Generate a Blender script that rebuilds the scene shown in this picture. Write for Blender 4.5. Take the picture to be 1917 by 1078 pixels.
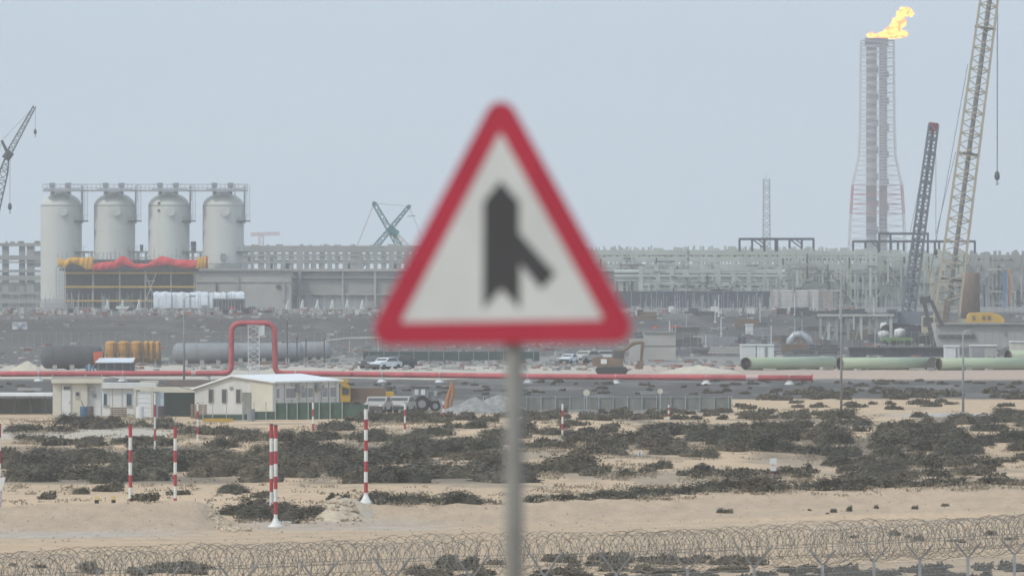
import bpy, math, random
import numpy as np
from mathutils import Vector, Matrix, Quaternion

# ------------------------------------------------------------------ scene, camera, sky, sun, exposure
for o in list(bpy.data.objects):
    bpy.data.objects.remove(o)
SC = bpy.context.scene
C = SC.collection
R = math.radians
random.seed(7)
rng = np.random.default_rng(7)

LENS = 400.0                     # long telephoto lens
F = LENS / 36.0 * 1917.0         # focal length in photograph pixels
H = 11.5                         # camera height over the plain
CX, HY = 958.5, 492.0            # picture column of the axis, row of the horizon

cam_d = bpy.data.cameras.new('camera')
cam_d.lens = LENS
cam_d.sensor_width = 36.0
cam_d.clip_start = 1.0
cam_d.clip_end = 40000.0
cam_d.dof.use_dof = True
cam_d.dof.focus_distance = 560.0
cam_d.dof.aperture_fstop = 8.0
cam = bpy.data.objects.new('camera', cam_d)
C.objects.link(cam)
cam.location = (0, 0, H)
cam.rotation_euler = (R(90) - math.atan((539.0 - HY) / F), 0, 0)
SC.camera = cam

SUN_EL, SUN_AZ = 46.0, 55.0      # degrees above the horizon; to the left of straight behind the camera
world = bpy.data.worlds.new('World')
SC.world = world
world.use_nodes = True
nt = world.node_tree
nt.nodes.clear()
w_out = nt.nodes.new('ShaderNodeOutputWorld')
w_bg = nt.nodes.new('ShaderNodeBackground')
w_sky = nt.nodes.new('ShaderNodeTexSky')
w_sky.sky_type = 'NISHITA'
w_sky.sun_disc = False
w_sky.sun_elevation = R(SUN_EL)
w_sky.sun_rotation = R(180 + SUN_AZ)
w_sky.air_density = 1.0
w_sky.dust_density = 4.0
w_sky.ozone_density = 1.5
w_mix = nt.nodes.new('ShaderNodeMixRGB')
w_mix.inputs[0].default_value = 0.72
w_tc = nt.nodes.new('ShaderNodeTexCoord'); w_mp = nt.nodes.new('ShaderNodeMapping'); w_mp.inputs['Scale'].default_value = (9, 9, 30)
w_ns = nt.nodes.new('ShaderNodeTexNoise'); w_ns.inputs['Scale'].default_value = 1.0; w_ns.inputs['Detail'].default_value = 4
w_rp = nt.nodes.new('ShaderNodeValToRGB')                # the uneven veil of high thin cloud
w_rp.color_ramp.elements[0].position = .3; w_rp.color_ramp.elements[0].color = (5.45, 6.8, 8.15, 1)
w_rp.color_ramp.elements[1].position = .7; w_rp.color_ramp.elements[1].color = (6.15, 7.3, 8.5, 1)
nt.links.new(w_tc.outputs['Generated'], w_mp.inputs[0]); nt.links.new(w_mp.outputs[0], w_ns.inputs['Vector'])
nt.links.new(w_ns.outputs[0], w_rp.inputs[0]); nt.links.new(w_rp.outputs[0], w_mix.inputs[2])
nt.links.new(w_sky.outputs[0], w_mix.inputs[1])
nt.links.new(w_mix.outputs[0], w_bg.inputs['Color'])
w_bg.inputs['Strength'].default_value = 0.12
nt.links.new(w_bg.outputs[0], w_out.inputs['Surface'])

sun_d = bpy.data.lights.new('sun', 'SUN')
sun_d.energy = 1.55
sun_d.angle = R(7)
sun_d.color = (1.0, 0.95, 0.87)
sun = bpy.data.objects.new('sun', sun_d)
C.objects.link(sun)
to_sun = Vector((-math.sin(R(SUN_AZ)) * math.cos(R(SUN_EL)), -math.cos(R(SUN_AZ)) * math.cos(R(SUN_EL)), math.sin(R(SUN_EL))))
sun.rotation_euler = to_sun.to_track_quat('Z', 'Y').to_euler()
sun.location = (-200, -150, 300)

SC.view_settings.view_transform = 'Standard'
SC.view_settings.look = 'None'
SC.view_settings.exposure = 0.08
SC.view_settings.gamma = 1.0
SC.view_settings.use_curve_mapping = False
SC.render.engine = 'CYCLES'
SC.cycles.max_bounces = 5
SC.cycles.diffuse_bounces = 2
SC.cycles.glossy_bounces = 2
SC.cycles.transmission_bounces = 3
SC.cycles.volume_bounces = 2
SC.cycles.transparent_max_bounces = 8
SC.cycles.use_denoising = True
SC.cycles.sample_clamp_indirect = 4.0

# ------------------------------------------------------------------ helpers
def sstep(t):
    t = np.clip(t, 0, 1)
    return t * t * (3 - 2 * t)

_tab = np.random.default_rng(3).random((256, 256))
def vnoise(x, y):
    x = np.asarray(x, float); y = np.asarray(y, float)
    xi = np.floor(x).astype(int); yi = np.floor(y).astype(int)
    fx = sstep(x - xi); fy = sstep(y - yi)
    a = _tab[xi & 255, yi & 255]; b = _tab[(xi + 1) & 255, yi & 255]
    c = _tab[xi & 255, (yi + 1) & 255]; d = _tab[(xi + 1) & 255, (yi + 1) & 255]
    return (a * (1 - fx) + b * fx) * (1 - fy) + (c * (1 - fx) + d * fx) * fy
def fbm(x, y, n=4):
    s = 0; a = 0.5
    for i in range(n):
        s = s + a * vnoise(x * 2 ** i + 17.3 * i, y * 2 ** i + 5.1 * i); a *= 0.5
    return s / (1 - 0.5 ** n)

S_K = [-900, -400, 0, 390, 700, 1000, 1300, 1917, 2600, 4000]
def terrain(x, y):
    x = np.asarray(x, float); y = np.asarray(y, float)
    s = CX + x * 42.0
    dc = np.interp(s, S_K, [482, 489, 494, 500, 507, 514, 522, 531, 543, 560])
    zc = np.interp(s, S_K, [.9, 1.0, 1.0, 1.02, .8, .82, .97, 1.2, 1.3, 1.0])
    wf = np.interp(s, S_K, [14, 14, 14, 13, 8, 12, 14, 19, 22, 22])
    gap = 1 - sstep((s - 375) / 80) * (1 - sstep((s - 566) / 66))
    wob = (fbm(x * .12, y * .02 + 9, 3) - .5)
    dc = dc + wob * 3
    up = np.clip((y - (dc - wf)) / wf, 0, 1) ** 1.25; dn = 1 - np.clip((y - dc) / 6.0, 0, 1) ** .9
    z = zc * (1 + wob * .35) * np.where(y < dc, up, dn) * gap
    # low dunes on the scrub plain
    m = sstep((y - 545) / 40) * (1 - sstep((y - 800) / 60))
    z = z + m * ((fbm(x * .028 + 4, y * .02, 3) - .5) * 2.0)
    # a long sandy shelf on the right half of the plain
    m2 = sstep((x - 1) / 12) * sstep((y - 655) / 14) * (1 - sstep((y - 700) / 60))
    z = z + m2 * .9
    # fine unevenness
    z = z + (fbm(x * .4, y * .15, 3) - .5) * .12 * sstep((y - 300) / 100) * (1 - sstep((y - 1300) / 200))
    # the earth bank and the raised works platform
    yb = y + (fbm(x * .02 + 3, y * .004, 3) - .5) * 90
    z = z + 3.0 * sstep((yb - 1590) / 200)
    # the raised road the camera and sign stand on
    z = z + 9.4 * (1 - sstep((y - 55) / 60))
    return z
def tz(x, y): return float(terrain(x, y))
def ppm(d): return F / d
def W(px, py, d): return Vector(((px - CX) / F * d, d, H - (py - HY) / F * d))
def X(px, d): return (px - CX) / F * d
def Z(py, d): return H - (py - HY) / F * d
def G(px, d):
    x = X(px, d); return Vector((x, d, tz(x, d)))
_HD = np.concatenate([np.arange(380, 900, 1.0), np.arange(900, 2300, 3.0)])
def HIT(px, py):
    """distance at which the sight line through a picture point meets the ground"""
    zz = terrain((px - CX) / F * _HD, _HD); ray = H - (py - HY) / F * _HD
    k = np.nonzero(ray <= zz)[0]
    return float(_HD[k[0]]) if len(k) else D(py)
def D(py): return F * H / (py - HY)     # distance of level ground seen at a picture row

MATS = {}
def mat(name, col, rough=.7, metal=0.0, var=.18, scale=1.0, spec=.3, bump=0.0, stretch=(1, 1, 1)):
    if name in MATS: return MATS[name]
    m = bpy.data.materials.new(name); m.use_nodes = True
    t = m.node_tree; b = t.nodes['Principled BSDF']
    b.inputs['Roughness'].default_value = rough; b.inputs['Metallic'].default_value = metal
    b.inputs['Specular IOR Level'].default_value = spec
    geo = t.nodes.new('ShaderNodeNewGeometry')
    mp = t.nodes.new('ShaderNodeMapping'); mp.inputs['Scale'].default_value = [scale * q for q in stretch]
    t.links.new(geo.outputs['Position'], mp.inputs[0])
    n = t.nodes.new('ShaderNodeTexNoise'); n.inputs['Scale'].default_value = 1.0; n.inputs['Detail'].default_value = 5
    n.inputs['Roughness'].default_value = .6
    t.links.new(mp.outputs[0], n.inputs['Vector'])
    r = t.nodes.new('ShaderNodeMapRange'); r.inputs[1].default_value = .3; r.inputs[2].default_value = .7
    r.inputs[3].default_value = 1 - var; r.inputs[4].default_value = 1 + var
    t.links.new(n.outputs[0], r.inputs[0])
    hs = t.nodes.new('ShaderNodeVectorMath'); hs.operation = 'SCALE'
    hs.inputs[0].default_value = col
    t.links.new(r.outputs[0], hs.inputs['Scale'])
    t.links.new(hs.outputs[0], b.inputs['Base Color'])
    if bump:
        bp = t.nodes.new('ShaderNodeBump'); bp.inputs['Strength'].default_value = .6; bp.inputs['Distance'].default_value = bump
        t.links.new(n.outputs[0], bp.inputs['Height']); t.links.new(bp.outputs[0], b.inputs['Normal'])
    MATS[name] = m
    return m

class MB:
    """collects shapes and links them as one mesh"""
    def __init__(s, o=(0, 0, 0)): s.v = []; s.f = []; s.m = []; s.o = Vector(o); s.mi = 0
    def add(s, vs, fs):
        n = len(s.v)
        s.v += [tuple(Vector(q) - s.o) for q in vs]
        s.f += [tuple(n + i for i in q) for q in fs]; s.m += [s.mi] * len(fs)
    def box(s, c, size, rz=0):
        cx, cy, cz = c; a, b, h = [q / 2 for q in size]; co, si = math.cos(rz), math.sin(rz)
        vs = [(cx + x * co - y * si, cy + x * si + y * co, cz + z) for z in (-h, h) for x, y in ((-a, -b), (a, -b), (a, b), (-a, b))]
        s.add(vs, [(3, 2, 1, 0), (4, 5, 6, 7), (0, 1, 5, 4), (1, 2, 6, 5), (2, 3, 7, 6), (3, 0, 4, 7)])
    def tube(s, p0, p1, r, n=6, r1=None, caps=True):
        p0 = Vector(p0); p1 = Vector(p1); d = p1 - p0
        if d.length < 1e-6: return
        q = d.to_track_quat('Z', 'Y'); r1 = r if r1 is None else r1
        ring = [(math.cos(2 * math.pi * (i + .5) / n), math.sin(2 * math.pi * (i + .5) / n)) for i in range(n)]
        vs = [p0 + q @ Vector((x * r, y * r, 0)) for x, y in ring] + [p1 + q @ Vector((x * r1, y * r1, 0)) for x, y in ring]
        fs = [(i, (i + 1) % n, n + (i + 1) % n, n + i) for i in range(n)]
        if caps: fs += [tuple(reversed(range(n))), tuple(range(n, 2 * n))]
        s.add(vs, fs)
    def path(s, pts, r, n=8, caps=True):
        pts = [Vector(p) for p in pts]; vs = []; fs = []
        rr = r if isinstance(r, (list, tuple)) else [r] * len(pts)
        prev = None
        for i, p in enumerate(pts):
            t = (pts[min(i + 1, len(pts) - 1)] - pts[max(i - 1, 0)]).normalized()
            if prev is None: q = t.to_track_quat('Z', 'Y')
            else: q = prev_t.rotation_difference(t) @ prev
            prev = q; prev_t = t
            vs += [p + q @ Vector((math.cos(2 * math.pi * k / n) * rr[i], math.sin(2 * math.pi * k / n) * rr[i], 0)) for k in range(n)]
        for i in range(len(pts) - 1):
            for k in range(n):
                a = i * n + k; b = i * n + (k + 1) % n
                fs.append((a, b, b + n, a + n))
        if caps: fs += [tuple(reversed(range(n))), tuple(range(len(vs) - n, len(vs)))]
        s.add(vs, fs)
    def lathe(s, c, prof, n=24, caps=True):
        c = Vector(c); vs = []; fs = []
        for r, z in prof:
            vs += [c + Vector((r * math.cos(2 * math.pi * k / n), r * math.sin(2 * math.pi * k / n), z)) for k in range(n)]
        for i in range(len(prof) - 1):
            for k in range(n):
                a = i * n + k; b = i * n + (k + 1) % n
                fs.append((a, b, b + n, a + n))
        if caps: fs += [tuple(reversed(range(n))), tuple(range(len(vs) - n, len(vs)))]
        s.add(vs, fs)
    def prism(s, poly, y0, y1):
        """outline in x,z extruded along y (y0 is the near face)"""
        n = len(poly)
        vs = [(x, y0, z) for x, z in poly] + [(x, y1, z) for x, z in poly]
        fs = [tuple(range(n)), tuple(reversed(range(n, 2 * n)))] + [(i, n + i, n + (i + 1) % n, (i + 1) % n) for i in range(n)]
        s.add(vs, fs)
    def build(s, name, m, parent=None, smooth=False, loc=None):
        me = bpy.data.meshes.new(name); me.from_pydata(s.v, [], s.f)
        ms = m if isinstance(m, (list, tuple)) else [m]
        for q in ms: me.materials.append(q)
        if len(ms) > 1: me.polygons.foreach_set('material_index', s.m)
        if smooth: me.polygons.foreach_set('use_smooth', [True] * len(s.f))
        me.update()
        o = bpy.data.objects.new(name, me); C.objects.link(o)
        if parent is not None: o.parent = parent
        else: o.location = s.o
        return o

_unit = {}
def unit_mesh(kind, m):
    k = (kind, m.name)
    if k not in _unit:
        b = MB()
        if kind == 'box': b.box((0, 0, 0), (1, 1, 1))
        else: b.tube((0, 0, -.5), (0, 0, .5), .5, 12 if kind == 'cyl' else 24)
        me = bpy.data.meshes.new(kind + '_' + m.name); me.from_pydata(b.v, [], b.f); me.materials.append(m); me.update()
        _unit[k] = me
    return _unit[k]

def meta(o, label=None, cat=None, group=None, kind=None):
    if label: o['label'] = label
    if cat: o['category'] = cat
    if group: o['group'] = group
    if kind: o['kind'] = kind
    return o

class T:
    """a thing: an Empty at its base, its parts in world coordinates"""
    def __init__(s, name, label, cat, loc, group=None, rz=0):
        s.e = bpy.data.objects.new(name, None); C.objects.link(s.e); s.e.empty_display_size = .1
        s.e.location = loc; s.o = Vector(loc); s.rz = rz; s.e.rotation_euler = (0, 0, rz)
        meta(s.e, label, cat, group)
    def mb(s): return MB(s.o) if not s.rz else MB()
    def _place(s, name, me, c, size, q=None, parent=None):
        o = bpy.data.objects.new(name, me); C.objects.link(o); o.parent = parent or s.e
        base = s.o if not s.rz else Vector((0, 0, 0))
        if parent is not None and parent is not s.e:
            o.matrix_parent_inverse = Matrix.LocRotScale(parent.location, parent.rotation_euler, parent.scale).inverted()
        o.location = Vector(c) - base; o.scale = size
        if q is not None: o.rotation_euler = q.to_euler()
        return o
    def box(s, name, c, size, m, rz=0, parent=None):
        return s._place(name, unit_mesh('box', m), c, size, Quaternion((0, 0, 1), rz) if rz else None, parent)
    def boxpx(s, name, px0, py0, px1, py1, d, depth, m, parent=None):
        """a box whose front face at distance d spans the given picture rows and columns"""
        a = W(px0, py1, d); b = W(px1, py0, d)
        return s.box(name, ((a.x + b.x) / 2, d + depth / 2, (a.z + b.z) / 2), (b.x - a.x, depth, b.z - a.z), m, 0, parent)
    def bar(s, name, p0, p1, w, h, m, parent=None):
        p0 = Vector(p0); p1 = Vector(p1); d = p1 - p0
        return s._place(name, unit_mesh('box', m), (p0 + p1) / 2, (w, h, d.length), d.to_track_quat('Z', 'Y'), parent)
    def cyl(s, name, p0, p1, dia, m, parent=None, kind='cyl'):
        p0 = Vector(p0); p1 = Vector(p1); d = p1 - p0
        return s._place(name, unit_mesh(kind, m), (p0 + p1) / 2, (dia, dia, d.length), d.to_track_quat('Z', 'Y'), parent)

def lattice(mb, p0, p1, w0, w1, dp, bays, rc, rl, taper0=0.0, taper1=0.0, pm=None):
    """four chords and zigzag lacing between two points; widths in the picture plane"""
    p0 = Vector(p0); p1 = Vector(p1); ax = (p1 - p0).normalized()
    dy = Vector((0, 1, 0)); side = ax.cross(dy).normalized(); dy = side.cross(ax).normalized()
    rings = []
    for i in range(bays + 1):
        t = i / bays; w = w0 + (w1 - w0) * t; d = dp * w / max(w0, w1)
        k = 1.0
        if taper0 and t < taper0: k = .35 + .65 * t / taper0
        if taper1 and t > 1 - taper1: k = .35 + .65 * (1 - t) / taper1
        c = p0 + (p1 - p0) * t
        rings.append([c + side * (sx * w * k / 2) + dy * (sy * d * k / 2) for sx, sy in ((-1, -1), (1, -1), (1, 1), (-1, 1))])
    for i in range(bays):
        for k in range(4):
            mb.mi = 0 if pm is None else pm(i / bays)
            mb.tube(rings[i][k], rings[i + 1][k], rc, 4, caps=False)
            a, b = (k, (k + 1) % 4) if (i + k) % 2 else ((k + 1) % 4, k)
            mb.tube(rings[i][a], rings[i + 1][b], rl, 3, caps=False)
            if i % 2 == 0: mb.tube(rings[i][k], rings[i][(k + 1) % 4], rl, 3, caps=False)

# ------------------------------------------------------------------ materials
M_white = mat('white_paint', (.66, .67, .65), .5, var=.08, scale=.6)
M_cream = mat('cream_paint', (.60, .57, .47), .6, var=.08, scale=.8)
M_roofw = mat('white_sheet_roof', (.78, .79, .79), .5, var=.05)
M_red = mat('red_pole_paint', (.36, .045, .055), .5, var=.15, scale=6)
M_polew = mat('white_pole_paint', (.66, .66, .63), .5, var=.12, scale=6)
M_pipe_red = mat('red_pipe_coat', (.45, .09, .10), .6, var=.24, scale=.7)
M_pipe_green = mat('pale_green_pipe_coat', (.36, .43, .30), .45, var=.08, scale=.4)
M_dark = mat('dark_metal', (.075, .077, .08), .6, var=.2)
M_black = mat('black_rubber', (.035, .035, .036), .8, var=.1)
M_grey = mat('grey_steel', (.24, .25, .26), .5, var=.15)
M_galv = mat('galvanised_steel', (.40, .42, .43), .45, .3, var=.12, scale=3)
M_conc = mat('grey_concrete', (.31, .31, .295), .85, var=.16, scale=.25)
M_conc2 = mat('pale_concrete', (.38, .37, .34), .85, var=.14, scale=.3)
M_rackg = mat('pale_green_grey_steel', (.43, .46, .41), .6, var=.14, scale=.4)
M_rackd = mat('dull_green_grey_steel', (.27, .295, .265), .6, var=.14, scale=.4)
M_tank = mat('white_tank_paint', (.555, .56, .515), .5, var=.10, scale=.12, stretch=(1, 1, .25))
M_dry = mat('dry_straw_tuft', (.27, .225, .165), .95, var=.3, scale=2, spec=.05)
M_clad = mat('grey_cladding', (.085, .09, .095), .8, var=.2, scale=.3)
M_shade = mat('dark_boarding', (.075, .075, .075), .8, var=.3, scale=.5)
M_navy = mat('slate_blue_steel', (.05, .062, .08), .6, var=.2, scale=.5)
M_yel = mat('yellow_machine_paint', (.50, .31, .05), .5, var=.15, scale=1.5)
M_ora = mat('orange_paint', (.40, .18, .075), .5, var=.15, scale=1.5)
M_ora2 = mat('orange_tank_paint', (.48, .26, .075), .6, var=.25, scale=.7)
M_orered = mat('orange_red_paint', (.52, .11, .05), .5, var=.12)
M_tarpr = mat('red_tarpaulin', (.58, .05, .055), .7, var=.2, scale=.5)
M_tarpy = mat('yellow_tarpaulin', (.62, .33, .045), .7, var=.2, scale=.5)
M_brown = mat('rusty_brown_steel', (.17, .12, .09), .8, var=.2, scale=.5)
M_dozer = mat('faded_brown_yellow_paint', (.18, .12, .08), .7, var=.25, scale=1.5)
M_boomy = mat('cream_yellow_boom_paint', (.46, .40, .29), .55, var=.15, scale=.6)
M_boomg = mat('grey_boom_paint', (.15, .17, .20), .55, var=.15, scale=.6)
M_boomt = mat('teal_boom_paint', (.025, .135, .14), .55, var=.15)
M_boomd = mat('charcoal_boom_paint', (.045, .05, .055), .55, var=.15)
M_redtop = mat('dark_red_paint', (.25, .035, .04), .55, var=.15)
M_flw = mat('faded_white_mast_paint', (.56, .53, .52), .6, var=.1)
M_flr = mat('faded_red_mast_paint', (.42, .10, .10), .6, var=.1)
M_riser = mat('dark_riser_steel', (.185, .18, .19), .7, var=.25, scale=.15)
M_glass = mat('blue_window_glass', (.05, .10, .13), .15, var=.1, spec=.6)
M_glassd = mat('dark_window_glass', (.07, .075, .08), .2, var=.1, spec=.6)
M_green = mat('dark_green_netting', (.06, .105, .08), .85, var=.2, scale=1.5)
M_greend = mat('dark_green_container_paint', (.045, .07, .062), .6, var=.15)
M_net = mat('grey_green_shade_net', (.20, .21, .19), .9, var=.25, scale=.8, stretch=(1.5, 1.5, .5))
M_grn = mat('bright_green_paint', (.13, .26, .08), .6, var=.15)
M_wire = mat('weathered_razor_wire', (.25, .235, .21), .6, .2, var=.35, scale=3)
M_stone = mat('pale_limestone', (.49, .405, .30), .9, var=.2, scale=3)
M_pebble = mat('brown_pebble', (.30, .245, .185), .9, var=.3, scale=4)
M_rock = mat('grey_rubble', (.26, .26, .25), .9, var=.35, scale=2, bump=.1)
M_sandpile = mat('pale_sand_heap', (.52, .47, .38), .95, var=.12, scale=2, bump=.05)
M_wrap = mat('white_plastic_wrap', (.60, .64, .67), .35, var=.2, scale=.5)
M_rust = mat('reddish_steel', (.26, .13, .11), .7, var=.2)
M_blue = mat('blue_paint', (.07, .15, .25), .5, var=.15)
M_bushes = [mat('grey_green_leaf', (.108, .105, .088), .9, var=.3, scale=1.2, spec=.1),
            mat('dusty_olive_leaf', (.124, .114, .09), .9, var=.3, scale=1.2, spec=.1),
            mat('dark_twig_leaf', (.10, .096, .084), .9, var=.3, scale=1.2, spec=.1)]

M_hall = mat('dusty_white_panel', (.56, .56, .53), .6, var=.12, scale=.9, stretch=(1, 1, .4))
for m_ in M_bushes:                                  # every shrub has its own tone, from olive to dry brown
    t_ = m_.node_tree; b_ = t_.nodes['Principled BSDF']; src = b_.inputs['Base Color'].links[0].from_socket
    oi = t_.nodes.new('ShaderNodeObjectInfo'); rp_ = t_.nodes.new('ShaderNodeValToRGB'); mx_ = t_.nodes.new('ShaderNodeVectorMath'); mx_.operation = 'MULTIPLY'
    rp_.color_ramp.elements[0].color = (.80, .84, .76, 1); rp_.color_ramp.elements[1].color = (1.32, 1.2, 1.06, 1)
    t_.links.new(oi.outputs['Random'], rp_.inputs[0]); t_.links.new(src, mx_.inputs[0]); t_.links.new(rp_.outputs[0], mx_.inputs[1]); t_.links.new(mx_.outputs[0], b_.inputs['Base Color'])
# ------------------------------------------------------------------ ground
def soil_rgb(x, y, z):
    py = HY + F * (H - np.where(y < 1500, z, 0)) / np.maximum(y, 30.0)
    px = CX + x / np.maximum(y, 30.0) * F
    n1 = fbm(x * .05, y * .02, 4); n2 = fbm(x * .25 + 50, y * .06, 4); n3 = fbm(x * .015 + 9, y * .006 + 2, 3)
    sand = np.array([.545, .405, .27]); pale = np.array([.50, .455, .385]); grey = np.array([.20, .192, .18])
    dark = np.array([.088, .085, .081]); pink = np.array([.44, .345, .29]); road = np.array([.44, .42, .39])
    col = sand * (0.88 + .24 * n1[..., None])
    def mixin(c, w):
        nonlocal col
        w = np.clip(w, 0, 1)[..., None]
        col = col * (1 - w) + np.asarray(c) * w
    def band(a, b, f=4.0):
        q = py + (n2 - .5) * 9 * np.clip((py - 480) / 300, .2, 2)
        return np.clip((q - a) / f + .5, 0, 1) * np.clip((b - q) / f + .5, 0, 1)
    # grey litter and thin dry growth among the shrubs
    mixin([.31, .255, .19], band(765, 915) * np.clip((n2 - .47) * 5, 0, 1) * .8)
    mixin([.21, .175, .132], band(836, 906) * np.clip((950 - px) / 20, 0, 1) * np.clip((n2 - .36) * 6, 0, 1) * .85)
    mixin([.21, .175, .132], band(782, 860) * np.clip((px - 1120) / 60, 0, 1) * np.clip((n2 - .42) * 6, 0, 1) * .85)
    # compacted pale track before the berm and beside the cabins
    mixin(road, band(992, 1006, 6) * np.clip((px + 60) / 60, 0, 1) * np.clip((420 - px) / 200, 0, 1) * .8)
    mixin(road, band(972, 992, 6) * np.clip((px - 420) / 100, 0, 1) * np.clip((900 - px) / 200, 0, 1) * .85)
    mixin(pale, band(800, 822, 4) * np.clip((340 - px) / 40, 0, 1) * .9)
    mixin(road, band(771, 781, 2) * np.clip((px - 1640) / 100, 0, 1) * .9)
    dcs = np.interp(CX + x * 42.0, S_K, [482, 489, 494, 500, 507, 514, 522, 531, 543, 560]) - 26 + 1.2 * np.sin(x * .12)
    for off, ww in ((0, .5), (1.9, .5), (4.2, .4), (6.0, .4)):
        mixin([.44, .345, .255], np.exp(-((y - dcs - off * 3) / (ww * 3)) ** 2) * (.35 + .5 * n1))
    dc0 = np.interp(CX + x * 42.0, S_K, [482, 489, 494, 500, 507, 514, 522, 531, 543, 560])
    mixin([.455, .352, .258], np.clip((y - dc0 + 13) / 2, 0, 1) * np.clip((dc0 + .6 - y) / .8, 0, 1) * (.55 + .25 * np.clip((500 - px) / 200, 0, 1)))  # darker berm face, its shade put into the soil colour
    # scrubby grey-black bank, the works and the earth slope behind
    mixin(grey, band(744, 772) * np.clip((1372 - px) / 6, 0, 1))
    mixin(dark * 1.15, band(709, 746, 3))
    mixin(dark * 1.9, band(709, 746, 3) * np.clip((n2 - .56) * 8, 0, 1))
    mixin(pale, band(682, 709, 3) * np.clip((1420 - px) / 250, 0, 1))
    mixin(pink, band(676, 711, 3) * np.clip((px - 1000) / 300, 0, 1) * (.5 + .5 * n2))
    mixin(dark * 1.35, band(640, 683, 3) * (1 - .0 * px))
    mixin(grey * 1.25, band(668, 684, 3) * np.clip((px - 560) / 60, 0, 1))
    mixin(dark * np.array([1.0, .97, .92]), np.clip((646 - py) / 6, 0, 1))
    mixin([.125, .105, .088], np.clip((640 - py) / 8, 0, 1) * np.clip((n3 - .4) * 4, 0, 1) * np.clip((700 - px) / 300, 0, 1))
    mixin([.15, .145, .138], np.clip((644 - py) / 8, 0, 1) * np.clip((n2 - .52) * 7, 0, 1) * .7)
    mixin([.075, .078, .083], np.clip((668 - py) / 6, 0, 1) * np.clip((px - 1180) / 60, 0, 1) * np.clip((.75 - n2) * 4, 0, 1) * .85)
    mixin(grey, np.clip((1960 + 0 * y < y), 0, 1) * 1.0)
    return col

ys = np.concatenate([np.linspace(-400, 40, 8), np.linspace(50, 130, 14), np.linspace(150, 390, 10),
                     np.geomspace(400, 1700, 560), np.geomspace(1720, 2600, 50), np.geomspace(2800, 9000, 14)])
us = np.concatenate([np.linspace(-14, -.9, 26), np.linspace(-.85, .85, 520), np.linspace(.9, 14, 26)])
YY, UU = np.meshgrid(ys, us, indexing='ij')
XX = UU * (1917 / 2 / F) * np.maximum(YY, 300)
ZZ = terrain(XX, YY)
nv = YY.size; ny, nu = YY.shape
verts = np.stack([XX, YY, ZZ], -1).reshape(-1, 3)
idx = np.arange(nv).reshape(ny, nu)
quads = np.stack([idx[:-1, :-1], idx[:-1, 1:], idx[1:, 1:], idx[1:, :-1]], -1).reshape(-1, 4)
def fast_mesh(name, verts, quads, cols=None, smooth=True):
    me = bpy.data.meshes.new(name)
    me.vertices.add(len(verts)); me.vertices.foreach_set('co', np.asarray(verts, np.float32).ravel())
    me.loops.add(quads.size); me.loops.foreach_set('vertex_index', quads.astype(np.int32).ravel())
    me.polygons.add(len(quads)); me.polygons.foreach_set('loop_start', np.arange(0, quads.size, quads.shape[1], dtype=np.int32))
    me.polygons.foreach_set('use_smooth', np.full(len(quads), smooth))
    me.update(calc_edges=True)
    if cols is not None:
        a = me.color_attributes.new('soil', 'FLOAT_COLOR', 'POINT')
        a.data.foreach_set('color', np.concatenate([cols, np.ones((len(cols), 1))], 1).astype(np.float32).ravel())
    return me
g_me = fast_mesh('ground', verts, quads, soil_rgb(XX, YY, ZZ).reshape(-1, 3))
gm = bpy.data.materials.new('sandy_ground'); gm.use_nodes = True
t = gm.node_tree; b = t.nodes['Principled BSDF']; b.inputs['Roughness'].default_value = .95; b.inputs['Specular IOR Level'].default_value = .1
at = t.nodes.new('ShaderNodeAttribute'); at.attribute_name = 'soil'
geo = t.nodes.new('ShaderNodeNewGeometry')
def ground_noise(scale, lo, hi, vec_scale):
    mp = t.nodes.new('ShaderNodeMapping'); mp.inputs['Scale'].default_value = vec_scale
    t.links.new(geo.outputs['Position'], mp.inputs[0])
    n = t.nodes.new('ShaderNodeTexNoise'); n.inputs['Scale'].default_value = scale; n.inputs['Detail'].default_value = 6; n.inputs['Roughness'].default_value = .65
    t.links.new(mp.outputs[0], n.inputs['Vector'])
    r = t.nodes.new('ShaderNodeMapRange'); r.inputs[1].default_value = .3; r.inputs[2].default_value = .7
    r.inputs[3].default_value = lo; r.inputs[4].default_value = hi
    t.links.new(n.outputs[0], r.inputs[0]); return n, r
n1, r1 = ground_noise(1.2, .86, 1.12, (1, .25, 1))
n2, r2 = ground_noise(5.0, .92, 1.06, (1, .3, 1))
mm = t.nodes.new('ShaderNodeMath'); mm.operation = 'MULTIPLY'
t.links.new(r1.outputs[0], mm.inputs[0]); t.links.new(r2.outputs[0], mm.inputs[1])
vs_ = t.nodes.new('ShaderNodeVectorMath'); vs_.operation = 'SCALE'
t.links.new(at.outputs['Color'], vs_.inputs[0]); t.links.new(mm.outputs[0], vs_.inputs['Scale'])
t.links.new(vs_.outputs[0], b.inputs['Base Color'])
bp = t.nodes.new('ShaderNodeBump'); bp.inputs['Strength'].default_value = .5; bp.inputs['Distance'].default_value = .2
t.links.new(n2.outputs[0], bp.inputs['Height']); t.links.new(bp.outputs[0], b.inputs['Normal'])
g_me.materials.append(gm)
ground = bpy.data.objects.new('ground', g_me); C.objects.link(ground); ground['kind'] = 'structure'

# ------------------------------------------------------------------ haze
hz = MB(); hz.box((0, 4300, 57), (12400, 9900, 120))
haze_m = bpy.data.materials.new('haze_air'); haze_m.use_nodes = True
ht = haze_m.node_tree; ht.nodes.clear()
ho = ht.nodes.new('ShaderNodeOutputMaterial'); hv = ht.nodes.new('ShaderNodeVolumePrincipled')
hv.inputs['Color'].default_value = (.965, .98, .985, 1); hv.inputs['Density'].default_value = .00014; hv.inputs['Anisotropy'].default_value = .1
ht.links.new(hv.outputs[0], ho.inputs['Volume'])
haze_m.cycles.homogeneous_volume = True
haze = hz.build('haze', haze_m); haze['kind'] = 'stuff'; haze['label'] = 'pale dusty haze over the plain and the works'


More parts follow.
